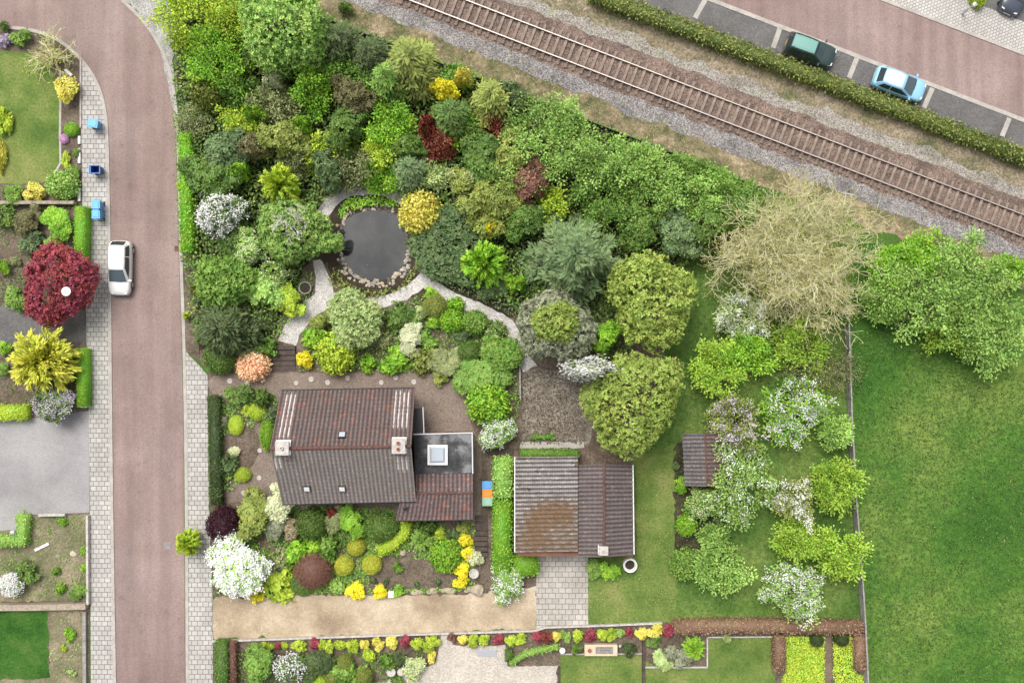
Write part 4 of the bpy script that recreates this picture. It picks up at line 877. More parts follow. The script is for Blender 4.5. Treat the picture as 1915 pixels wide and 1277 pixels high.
# stepping stones
g = random.Random(2)
nm = ['leftmost round stepping stone in the house court near the pavement', 'round stepping stone below right of the leftmost one', 'round stepping stone right under the peach shrub', 'round stepping stone just above the roof corner with the left chimney', 'round stepping stone right of the dark wooden steps', 'round stepping stone in the middle of the zigzag above the roof', 'round stepping stone above the roof, below the lime dome shrub',
      'round stepping stone above the right white streaks of the roof', 'uppermost round stepping stone above the right roof corner', 'round stepping stone at the right roof corner', 'round stepping stone right of the olive comma bush', 'round stepping stone left of the left chimney', 'round stepping stone left of the lower roof corner', 'lowest round stepping stone above the maroon dome']
for (a, c), lab in zip([(430, 712), (463, 717), (493, 710), (554, 716), (582, 709), (613, 715), (650, 707), (713, 715), (740, 706), (774, 714), (466, 793), (486, 842), (485, 893), (456, 921)], nm):
    q = P(a, c); b = MB(); r_ = g.uniform(.17, .21); b.lathe([(r_, 0), (r_, .035), (r_ * .9, .05), (r_ * .3, .053)], (0, 0, 0), 16)
    tag(b.build('stepping_stone', M['concrete'], None, local=True, loc=(q.x, q.y, .012)), lab, 'stepping stone', 'round stepping stones around the house')
# pond stones
rocks = []
for s_ in range(6):
    g = random.Random(s_ + 50); bm = bmesh.new(); bmesh.ops.create_icosphere(bm, subdivisions=2, radius=1)
    for v in bm.verts: v.co *= 1 + .25 * math.sin(v.co.x * 3 + s_) * math.cos(v.co.y * 2.5 + s_ * 2) + g.gauss(0, .05); v.co.z *= .6
    me = bpy.data.meshes.new('pond_stone'); bm.to_mesh(me); bm.free(); me.materials.append(M['stone']); rocks.append(me)
STONEM = [plain('buff_stone', (.44, .36, .27), .8, var=.3), plain('grey_stone', (.30, .285, .26), .8, var=.3), plain('dark_stone', (.12, .105, .085), .8, var=.3), plain('cream_stone', (.55, .48, .38), .8, var=.25)]
g = random.Random(77); cxp, cyp = 700, 459
n_st = 0; ring = chaikin(POND, 1)
for k in range(230):
    a, c = ring[int(k / 230 * len(ring))]; f = 1.0 + g.choice([.02, .05, .11, .17]) + g.uniform(-.02, .02); ang = math.atan2(c - cyp, a - cxp); side = math.sin(ang)
    if side < -.2 and f > 1.12 and g.random() < .6: continue
    px, py = cxp + (a - cxp) * f + g.gauss(0, 1.2), cyp + (c - cyp) * f + g.gauss(0, 1.2); q = P(px, py); o = bpy.data.objects.new('pond_stone', rocks[k % 6]); link(o)
    sc2 = g.uniform(.07, .135) * (1.15 if side > .3 else 1); o.location = (q.x, q.y, .075); o.scale = (sc2 * g.uniform(.8, 1.3), sc2, sc2 * g.uniform(.7, 1.2)); o.rotation_euler = (0, 0, g.uniform(0, 6))
    m_ = STONEM[g.choices(range(4), (.34, .26, .16, .24) if side > .2 else (.22, .22, .46, .10))[0]]; o.material_slots[0].link = 'OBJECT'; o.material_slots[0].material = m_
    tag(o, 'rounded stone among many in the rocky rim of the dark pond', 'stone', 'stones around the pond rim')
def rock(px, py, rx, ry, h, m_, label, name='boulder', rz=0, group=None):
    q = P(px, py); o = bpy.data.objects.new(name, rocks[(int(px) + int(py)) % 6]); link(o); o.location = (q.x, q.y, h * .4); o.scale = (rx * SC, ry * SC, h); o.rotation_euler = (0, 0, rz)
    o.material_slots[0].link = 'OBJECT'; o.material_slots[0].material = m_; return tag(o, label, 'stone', group)
for x_, rx_, lab in ((778, 12, 'leftmost long beige edging boulder along the sandy drive'), (808, 10, 'second beige edging boulder from the left along the sandy drive'), (838, 17, 'longest beige edging boulder along the sandy drive'), (876, 8, 'small beige boulder beside the big round boulder')):
    rock(x_, 1106 - (x_ - 778) * .04, rx_, 6, .22, STONEM[0], lab, group='boulders along the sandy drive')
rock(893, 1102, 13, 12, .45, STONEM[0], 'big round olive beige boulder at the end of the edging boulders'); rock(754, 1033, 7, 6, .3, STONEM[0], 'round beige boulder below the lime worm shaped topiary')
# pale rubble in the weedy plot
def plank(px, py, L, wd, h, rz, mat, name, label, cat): 
    q = P(px, py); b = MB(); b.box(-L / 2, -wd / 2, 0, L / 2, wd / 2, h); b.box(-L / 2 + .03, -wd / 2 + .02, h, L / 2 - .03, wd / 2 - .02, h + .012); o = b.build(name, mat, None, local=True, loc=(q.x, q.y, .01)); o.rotation_euler = (0, 0, rz); return tag(o, label, cat)
plank(79, 1022, 1.15, .2, .1, R(26), M['white'], 'plank', 'white plank lying on the weedy soil', 'plank')
rock(137, 1035, 6, 5, .12, STONEM[3], 'pale lump of rubble right of the white plank'); rock(109, 1040, 5, 4, .12, STONEM[1], 'grey lump of rubble below the white plank')
# lamps
def lamp(px, py, h, label, disc=.33):
    q = P(px, py, h); base = Vector((q.x, q.y, 0)); t = thing('street_lamp', base, label, 'street lamp'); b = MB(); b.lathe([(.09, 0), (.09, .9), (.055, 1.0), (.04, h - .35), (.04, h - .1)], (0, 0, 0), 12); b.build('pole', M['alloy'], t, local=True)
    b = MB(); b.lathe([(.10, h - .35), (.16, h - .12), (disc, h - .08), (disc, h - .03), (disc * .55, h + .03), (disc * .3, h + .07)], (0, 0, 0), 24); b.build('lamp_head', M['white'], t, local=True); b = MB(); b.lathe([(.08, h + .07), (.08, h + .1), (.02, h + .11)], (0, 0, 0), 12); b.build('cap', M['alloy'], t, local=True)
lamp(123, 545, 4.2, 'white disc headed street lamp rising through the crimson maple')
lamp(1824, 8, 2.2, 'street lamp at the top edge beside the dark car', .16)
lamp(22, 996, 1.0, 'small low disc lamp in the corner of the clipped L shaped hedge', .15)
# white box, manhole, planks
q = P(165, 755); b = MB(); b.box(-.2, -.2, 0, .2, .2, .75); b.box(-.23, -.23, .75, .23, .23, .82); tag(b.build('junction_box', M['white'], None, local=True, loc=(q.x, q.y, 0)), 'white junction box at the pavement end of the low hedge', 'junction box')
q = P(313, 1020); b = MB(); b.box(-.26, -.26, 0, .26, .26, .016); b.box(-.2, -.2, .016, .2, .2, .022); tag(b.build('drain_cover', plain('worn_iron', (.27, .25, .24), .6, .3, var=.2), None, local=True, loc=(q.x, q.y, .007)), 'square grey drain cover in the road beside the lime young tree', 'drain cover')
q = P(330, 465); b = MB(); b.box(-.14, -.2, 0, .14, .2, .02); tag(b.build('drain_cover', M['rustysteel'], None, local=True, loc=(q.x, q.y, .008)), 'small dark gully cover at the right kerb near the white car', 'drain cover')
plank(405, 830, 1.1, .06, .05, R(8), M['palewood'], 'stick', 'pale stick poking from the dark hedge beside the pavement', 'stick')
plank(910, 1220, 1.5, .5, .05, R(1), M['alloy'], 'grating', 'grey metal grating lying on the beige forecourt', 'grating')
q = P(732, 1109); b = MB(); b.box(-.2, -.22, 0, .2, .22, .3); b.box(-.22, -.24, .3, .22, .24, .34); tag(b.build('planter_box', M['white'], None, local=True, loc=(q.x, q.y, 0)), 'small white box right of the yellow shrub by the sandy drive', 'box')
q = P(887, 1068); b = MB(); b.lathe([(.2, 0), (.12, .15), (.1, .4), (.34, .7), (.36, .76), (.28, .74), (.25, .66)], (0, 0, 0), 20); tag(b.build('bird_bath', M['concrete'], None, local=True, loc=(q.x, q.y, 0)), 'round pale stone bird bath beside the yellow flower strip', 'bird bath')
q = P(1177, 1054); b = MB(); b.lathe([(.52, 0), (.52, .6), (.40, .6), (.40, .3)], (0, 0, 0), 28); cr_ = thing('well_ring', (q.x, q.y, 0), 'round white concrete ring on the grass by the garage corner', 'well ring'); b.build('ring', M['white'], cr_, local=True); b = MB(); b.lathe([(.395, .28), (.3, .33), (.05, .36)], (0, 0, 0), 16); b.build('soil', M['soil_dark'], cr_, local=True)
for (a, c, r_, lab) in ((733, 1252, .34, 'larger round pale stone table in the bottom garden'), (751, 1252, .27, 'smaller round pale stone table in the bottom garden'), (1051, 1212, .22, 'round white disc table beside the low curved hedge')):
    q = P(a, c); t = thing('round_table', (q.x, q.y, 0), lab, 'table'); b = MB(); b.lathe([(.12, 0), (.08, .1), (.08, .5)], (0, 0, 0), 12); b.build('pedestal', M['stone'], t, local=True); b = MB(); b.lathe([(r_, .5), (r_, .56), (r_ * .95, .58)], (0, 0, 0), 24); b.build('tabletop', M['concrete'] if r_ > .23 else M['white'], t, local=True)
# cream bench with slatted seat, pot on it
q = P(1123, 1212); t = thing('garden_bench', (q.x, q.y, 0), 'cream block bench with a slatted middle on the clipped lawn edge', 'bench'); b = MB(); cream = plain('cream_block', (.62, .50, .35), .8, var=.12)
b.box(-1.22, -.42, 0, -.40, .42, .45); b.box(.90, -.42, 0, 1.22, .42, .45); b.box(-.40, -.42, 0, .90, -.26, .45); b.box(-.40, .26, 0, .90, .42, .45); b.build('block', cream, t, local=True)
for k in range(4): b = MB(); b.box(-.40, -.235 + k * .122, .36, .90, -.14 + k * .122, .41); b.build('slat', M['wood'], t, local=True)
for k in range(2): b = MB(); b.box(-.14 + k * .45, -.24, .41, -.08 + k * .45, .24, .435); b.build('batten', M['wood'], t, local=True)
q = P(1101.5, 1211); b = MB(); b.lathe([(.09, 0), (.14, .2), (.15, .24), (.12, .24), (.11, .15)], (0, 0, 0), 16); tag(b.build('flower_pot', M['terracotta'], None, local=True, loc=(q.x, q.y, .45)), 'terracotta flower pot standing on the cream bench', 'pot')
q = P(1159, 1206); b = MB(); b.lathe([(.08, 0), (.1, .2), (.11, .24), (.08, .24)], (0, 0, 0), 16); tag(b.build('flower_pot', M['concrete'], None, local=True, loc=(q.x, q.y, 0)), 'tiny pale pot on the ground right of the cream bench', 'pot')
q = P(573, 539); b = MB(); b.lathe([(.40, 0), (.46, .5), (.48, .55), (.40, .55), (.38, .45)], (0, 0, 0), 20); tb = thing('planting_tub', (q.x, q.y, 0), 'round grey rimmed tub of dark soil left of the gravel fork', 'planter'); b.build('tub', M['wood'], tb, local=True); b = MB(); b.lathe([(.385, .46), (.3, .5), (.05, .52)], (0, 0, 0), 14); b.build('soil', M['soil_dark'], tb, local=True)
# garden hose
b = MB(); pts = [P(1050 + 7 * math.cos(t * .7) * (1 if t < 9 else 1 + (t - 9) * .12), 700 + 5 * math.sin(t * .7) + (0 if t < 9 else (t - 9) * 3), .05) for t in range(15)]
for k in range(len(pts) - 1): b.tube(pts[k], pts[k + 1], .03, n=5)
tag(b.build('garden_hose', M['concrete'], None, loc=pts[0]), 'pale coiled garden hose at the top of the mulch terrace', 'hose')
# ================================================================ FENCES
def fence(name, pts, h, label, mat, post_mat, boards=3, spacing=2.2, th=.035, railw=None):
    q = [P(a, b_, h) for a, b_ in pts]; base = Vector((q[0].x, q[0].y, 0)); t = thing(name, base, label, 'fence'); seg = []; b = MB()
    for k in range(len(q) - 1):
        L = (q[k + 1] - q[k]).length; n = max(1, round(L / spacing))
        for j in range(n): seg.append((lerp(q[k], q[k + 1], j / n), lerp(q[k], q[k + 1], (j + 1) / n)))
    for s, e in seg:
        d = (e - s); d.z = 0; d.normalize(); m_ = Vector((-d.y, d.x, 0)) * th
        for r_ in range(boards):
            z1 = h - .03 - r_ * (h - .15) / boards; z0 = z1 - (h - .15) / boards * .82; b.prism([(s - m_).to_2d(), (e - m_).to_2d(), (e + m_).to_2d(), (s + m_).to_2d()], z0, z1)
    if railw:
        for s, e in seg:
            d = (e - s); d.z = 0; d.normalize(); m_ = Vector((-d.y, d.x, 0)) * railw; b.prism([(s - m_).to_2d(), (e - m_).to_2d(), (e + m_).to_2d(), (s + m_).to_2d()], h - .028, h + .02)
    b.build('panel', mat, t)
    for k in range(len(seg) + 1):
        p = seg[k][0] if k < len(seg) else seg[-1][1]; b = MB(); b.box(p.x - .06, p.y - .06, 0, p.x + .06, p.y + .06, h + .08); b.build('post', post_mat, t)
fence('board_fence', [(1588, 606), (1591, 700), (1594, 790), (1603, 950), (1612, 1060), (1619, 1170), (1625, 1300)], 1.25, 'long grey wooden fence between the orchard and the green meadow', M['wood'], M['wood'], th=.018, railw=.055)
fence('wire_fence', [(585, 25), (720, 78), (1000, 187), (1250, 283), (1420, 350)], 1.3, 'dark green boundary fence along the foot of the railway bank', plain('dark_green_mesh', (.02, .045, .035), .7), M['darkwood'], boards=4, th=.012)
# ================================================================ WHEELIE BINS
def wheelie(px, py, rz, body, lid, label, group, openlid=False, tilt=0.0):
    q = P(px, py, 1.0); t = thing('wheelie_bin', (q.x, q.y, .065 if px < 400 else .012), label, 'bin', group, rz)
    b = MB(); b.prism([(-.22, -.26), (.22, -.26), (.22, .26), (-.22, .26)], .06, .95, [(-.28, -.34), (.28, -.34), (.28, .34), (-.28, .34)])
    if openlid:
        b = MB(); b.prism([(-.22, -.26), (.22, -.26), (.22, .26), (-.22, .26)], .06, .10)
        lo = [(-.22, -.26), (.22, -.26), (.22, .26), (-.22, .26)]; hi = [(-.28, -.34), (.28, -.34), (.28, .34), (-.28, .34)]
        v = [(x, y, .1) for x, y in lo] + [(x, y, .98) for x, y in hi] + [(x * .86, y * .88, .98) for x, y in hi] + [(x * .9, y * .9, .12) for x, y in lo]
        b.add(v, [(k, (k + 1) % 4, 4 + (k + 1) % 4, 4 + k) for k in range(4)] + [(4 + k, 4 + (k + 1) % 4, 8 + (k + 1) % 4, 8 + k) for k in range(4)] + [(8 + k, 8 + (k + 1) % 4, 12 + (k + 1) % 4, 12 + k) for k in range(4)] + [(12, 13, 14, 15)])
    b.build('body', body, t, local=True)
    b = MB(); b.box(-.31, -.37, .93, .31, -.34, .99); b.box(-.31, .34, .93, .31, .37, .99); b.box(.285, -.34, .93, .31, .34, .99); b.box(-.31, -.34, .93, -.285, .34, .99); b.build('rim', lid, t, local=True)
    b = MB()
    if openlid: b.box(-.3, .40, .45, .3, .44, 1.02); b.box(-.25, .44, .55, .25, .46, .95)
    else:
        b.prism([(-.31, -.39), (.31, -.39), (.31, .37), (-.31, .37)], .992, 1.03, [(-.30, -.38), (.30, -.38), (.30, .36), (-.30, .36)])
        b.prism([(-.24, -.30), (.24, -.30), (.24, .26), (-.24, .26)], 1.03, 1.06, [(-.20, -.26), (.20, -.26), (.20, .22), (-.20, .22)])
    b.build('lid', lid, t, local=True)
    b = MB(); b.tube((-.24, .42, .95), (.24, .42, .95), .018); b.tube((-.24, .34, .93), (-.24, .42, .95), .016); b.tube((.24, .34, .93), (.24, .42, .95), .016); b.build('handle', body, t, local=True)
    for s in (-1, 1): b = MB(); b.tube((s * .22, .27, .10), (s * .27, .27, .10), .10, n=14); b.build('wheel', M['rubber'], t, local=True)
    return t
G1, G2 = 'blue wheelie bins along the left pavement', 'coloured wheelie bins beside the house steps'
SKY_B = plain('light_blue_plastic', (.13, .42, .80), .4)
wheelie(174, 231, R(80), M['blueplastic'], SKY_B, 'skewed light blue bin, uppermost on the left pavement', G1)
wheelie(178, 317, R(90), M['bluedark'], M['blueplastic'], 'open dark blue bin between the skewed bin and the bin pair', G1, True)
wheelie(180, 384, R(0), M['blueplastic'], SKY_B, 'upper light blue bin of the touching pair', G1)
wheelie(180, 400, R(180), M['blueplastic'], SKY_B, 'lower light blue bin of the touching pair above the white car', G1)
wheelie(911, 907, R(90), M['greybin'], M['blueplastic'], 'bin with a blue lid above the orange lidded bin', G2)
wheelie(911, 922.5, R(90), M['greybin'], M['orangeplastic'], 'bin with an orange lid between the blue and green lidded bins', G2)
wheelie(911, 938, R(90), M['greybin'], M['greenplastic'], 'bin with a pale green lid below the orange lidded bin', G2)
# ================================================================ CARS
def carpaint(name, c): return plain(name, c, .28, .05, .6, .8)
def car(name, px, py, heading, L, Wd, H, prof, cabin, paint, label, roof=None, rails=False, lower=None):
    """heading: direction of the bonnet. prof: (x/L, half width ratio, shoulder height); cabin: rear base, rear top, front top, front base (x/L) """
    q = P(px, py, .7); t = thing(name, (q.x, q.y, .007), label, 'car', None, heading); hw = Wd / 2
    sec = [(.80, .20), (.93, .26), (.985, .42), (1.0, .60), (.985, .80), (.93, .93), (.80, 1.0), (.45, 1.035), (0, 1.045)]
    ring = [(-a, z) for a, z in sec] + [(a, z) for a, z in sec[-2::-1]]; m = len(ring); v = []; f = []
    for xr, wr, zs in prof:
        for a, zr in ring: v.append(((xr - .5) * L, a * hw * wr, .0 + zs * zr if zr > .3 else max(.17, zs * zr)))
    n = len(prof); f = [(i * m + j, i * m + j + 1, (i + 1) * m + j + 1, (i + 1) * m + j) for i in range(n - 1) for j in range(m - 1)]
    f += [((i + 1) * m, i * m, i * m + m - 1, (i + 1) * m + m - 1) for i in range(n - 1)]
    f += [tuple(range(m))[::-1], tuple(range((n - 1) * m, n * m))]; f = [q_[::-1] for q_ in f]
    body = MB().add(v, f).build('body', paint, t, smooth=True, local=True)
    zb = lambda xr: float(np.interp(xr, [p[0] for p in prof], [p[2] for p in prof])); wb = lambda xr: float(np.interp(xr, [p[0] for p in prof], [p[1] for p in prof])) * hw
    x0, x1, x2, x3 = cabin; X = lambda r_: (r_ - .5) * L; rw = hw * .70
    # cabin shell: lofted frame with crowned roof
    cs = []
    for xr, zz, wtop in ((x0, None, 0), (x0 + (x1 - x0) * .9, H - .05, rw * .93), (x1 + .03, H - .012, rw * .97), ((x1 + x2) / 2, H, rw), (x2 - .03, H - .02, rw * .97), (x2 + (x3 - x2) * .08, H - .055, rw * .93), (x3, None, 0)):
        if zz is None: zz = zb(xr) + .0; wtop = wb(xr) * .80
        cs.append((xr, zz, wtop))
    v = []
    for xr, zz, wt in cs:
        wl = wb(xr) * .915; zl = zb(xr) * .95; z2 = max(zz - .06, zl)
        for y, z in ((-wl, zl), (-wt - .015, z2), (-wt * .93, zz), (-wt * .5, zz + .018), (0, zz + .024), (wt * .5, zz + .018), (wt * .93, zz), (wt + .015, z2), (wl, zl)): v.append((X(xr), y, z))
    f = [(i * 9 + j, (i + 1) * 9 + j, (i + 1) * 9 + j + 1, i * 9 + j + 1) for i in range(len(cs) - 1) for j in range(8)]
    MB().add(v, f).build('cabin', paint, t, smooth=True, local=True)
    v = []      # roof skin, a slightly crowned panel 8 mm proud of the cabin
    xs = [x1 + .012, x1 + (x2 - x1) * .33, x1 + (x2 - x1) * .66, x2 - .012]; zc = [H - .018, H - .004, H - .004, H - .026]
    for xr, zz in zip(xs, zc):
        k_ = .90 if xr in (xs[0], xs[3]) else 1.0
        for y, dz in ((-.90, .0), (-.86, .012), (-.45, .028), (0, .034), (.45, .028), (.86, .012), (.90, .0)): v.append((X(xr), y * rw * .97 * k_, zz + dz))
    f = [(i * 7 + j, (i + 1) * 7 + j, (i + 1) * 7 + j + 1, i * 7 + j + 1) for i in range(3) for j in range(6)]
    MB().add(v, f).build('roof', roof or paint, t, smooth=True, local=True)
    def pane(nm, c, proud, mat=M['glass'], k=(.06, .94, .07, .93), parent=t):
        c = [Vector(p) for p in c]; nr = (c[1] - c[0]).cross(c[3] - c[0]).normalized(); cc = (c[0] + c[2]) / 2 - Vector((0, 0, .6)); nr = nr if nr.dot(cc) > 0 else -nr
        g = lambda u, w_: lerp(lerp(c[0], c[1], u), lerp(c[3], c[2], u), w_) + nr * (proud + .03 * math.sin(math.pi * u))
        v = []; f = []
        for j in range(5):
            for i in range(7): v.append(g(k[0] + (k[1] - k[0]) * i / 6, k[2] + (k[3] - k[2]) * j / 4))
        for j in range(4):
            for i in range(6): f.append((j * 7 + i, j * 7 + i + 1, (j + 1) * 7 + i + 1, (j + 1) * 7 + i))
        return MB().add(v, f).build(nm, mat, parent, smooth=True, local=True)
    def edge(i, s): xr, zz, wt = cs[i]; return (X(xr), s * wt * .99, zz)
    pane('windscreen', [(X(x3), -wb(x3) * .84, zb(x3) * 1.02), (X(x3), wb(x3) * .84, zb(x3) * 1.02), edge(5, 1), edge(5, -1)], .03, M['windscreen'], (.04, .96, .04, .95))
    pane('rear_window', [(X(x0), -wb(x0) * .80, zb(x0) * 1.02), (X(x0), wb(x0) * .80, zb(x0) * 1.02), edge(1, 1), edge(1, -1)], .03)
    for s in (-1, 1):
        xm = (x1 + x2) / 2 - .01
        lo = lambda xr: (X(xr), s * wb(xr) * .915, zb(xr) * .98); hi = lambda xr: (X(xr), s * (rw * .98 + .015), H - .075)
        pane('side_window', [lo(xm + .004), lo(x3 - .035), hi(x2 - .01), hi(xm + .004)], .022, k=(.02, .98, .08, .96)); pane('side_window', [lo(x0 + .05), lo(xm - .004), hi(xm - .004), hi(x1 + .02)], .022, k=(.02, .98, .08, .96))
        b = MB(); mx = X(x3) - .12; yy = wb(x3) * .97
        b.prism([(mx - .05, s * yy), (mx + .07, s * yy), (mx + .05, s * (yy + .2)), (mx - .05, s * (yy + .19))][::s], zb(x3) * .97, zb(x3) * .97 + .13); b.build('wing_mirror', paint, t, local=True)
        pr = [(.965, prof[-2]), (.03, prof[1])]
        xr = .955; b = MB(); yw = wb(xr); zz = zb(xr)
        b.prism([(X(.905), s * wb(.905) * .90), (X(.975), s * wb(.975) * .86), (X(.982), s * wb(.98) * .55), (X(.935), s * wb(.935) * .60)][::s], zz * .72, zz * .965 + .03); b.build('headlight', M['headlamp'], t, local=True)
        b = MB(); b.prism([(X(.012), s * wb(.012) * .93), (X(.06), s * wb(.06) * 1.0), (X(.06), s * wb(.06) * .86), (X(.012), s * wb(.012) * .66)][::-s], zb(.03) * .60, zb(.03) * .90); b.build('tail_light', M['taillamp'], t, local=True)
        for xr in (.175, .80):
            b = MB(); b.tube((X(xr), s * (hw - .20), .30), (X(xr), s * (hw - .01), .30), .30, n=20); wh = b.build('wheel', M['rubber'], t, local=True); b = MB(); b.tube((X(xr), s * (hw - .012), .30), (X(xr), s * (hw + .004), .30), .2, n=16); b.build('rim', M['alloy'], wh, local=True)
        if rails: b = MB(); b.tube((X(x1 + .05), s * rw * .88, H + .035), (X(x2 - .05), s * rw * .88, H + .035), .022); [b.tube((X(xx), s * rw * .88, H - .02), (X(xx), s * rw * .88, H + .035), .02) for xx in (x1 + .06, x2 - .06)]; b.build('roof_rail', M['black'], t, local=True)
    b = MB(); b.box(X(.99), -.26, .38, X(1.0) + .012, .26, .49); b.build('number_plate', M['white'], t, local=True); b = MB(); b.box(X(0) - .012, -.26, .5, X(.01), .26, .61); b.build('number_plate', plain('yellow_plate', (.7, .5, .05), .5), t, local=True)
    b = MB(); b.box(X(.985), -.5, .52, X(1.0) + .006, .5, .60); b.build('grille', M['black'], t, local=True)
    b = MB()
    for s in (-1, 1): b.tube((X(x3) + .03, s * .12, zb(x3) * 1.02 + .03), (X(x3) - .05, s * .12 + .45, zb(x3) * 1.02 + .09), .012, n=5)
    b.build('wiper', M['black'], t, local=True)
    return t
HATCH = [(0, .62, .66), (.010, .76, .80), (.04, .90, .93), (.08, .96, .96), (.15, .99, .98), (.35, 1.0, .96), (.6, 1.0, .94), (.74, .99, .92), (.85, .965, .87), (.93, .90, .80), (.98, .76, .70), (1.0, .60, .58)]
SUV = [(0, .84, .90), (.01, .92, 1.0), (.04, .97, 1.06), (.15, 1.0, 1.08), (.35, 1.0, 1.06), (.6, 1.0, 1.04), (.74, .99, 1.02), (.87, .97, .98), (.95, .91, .93), (.985, .80, .84), (1.0, .68, .70)]
car('parked_car', 224, 501, R(-91.5), 4.05, 1.70, 1.48, HATCH, (.025, .12, .51, .76), carpaint('white_car_paint', (.80, .80, .79)), 'white hatchback parked on the red road with its bonnet pointing down')
car('parked_car', 1515.5, 95, R(-20), 3.75, 1.72, 1.62, SUV, (.015, .07, .56, .745), carpaint('black_green_paint', (.02, .045, .042)), 'dark green boxy car with a pale teal roof in a parking bay', roof=carpaint('teal_roof_paint', (.17, .36, .31)), rails=True)
car('parked_car', 1682.5, 157, R(-20), 3.95, 1.72, 1.46, HATCH, (.05, .16, .52, .77), carpaint('light_blue_paint', (.30, .60, .85)), 'light blue hatchback with a white looking roof in a parking bay', roof=carpaint('pale_roof_paint', (.64, .77, .86)))
car('parked_car', 1908, -24, R(-115), 4.2, 1.75, 1.45, HATCH, (.03, .13, .56, .76), carpaint('dark_blue_grey_paint', (.05, .06, .085)), 'dark blue grey car cut off by the top right corner')
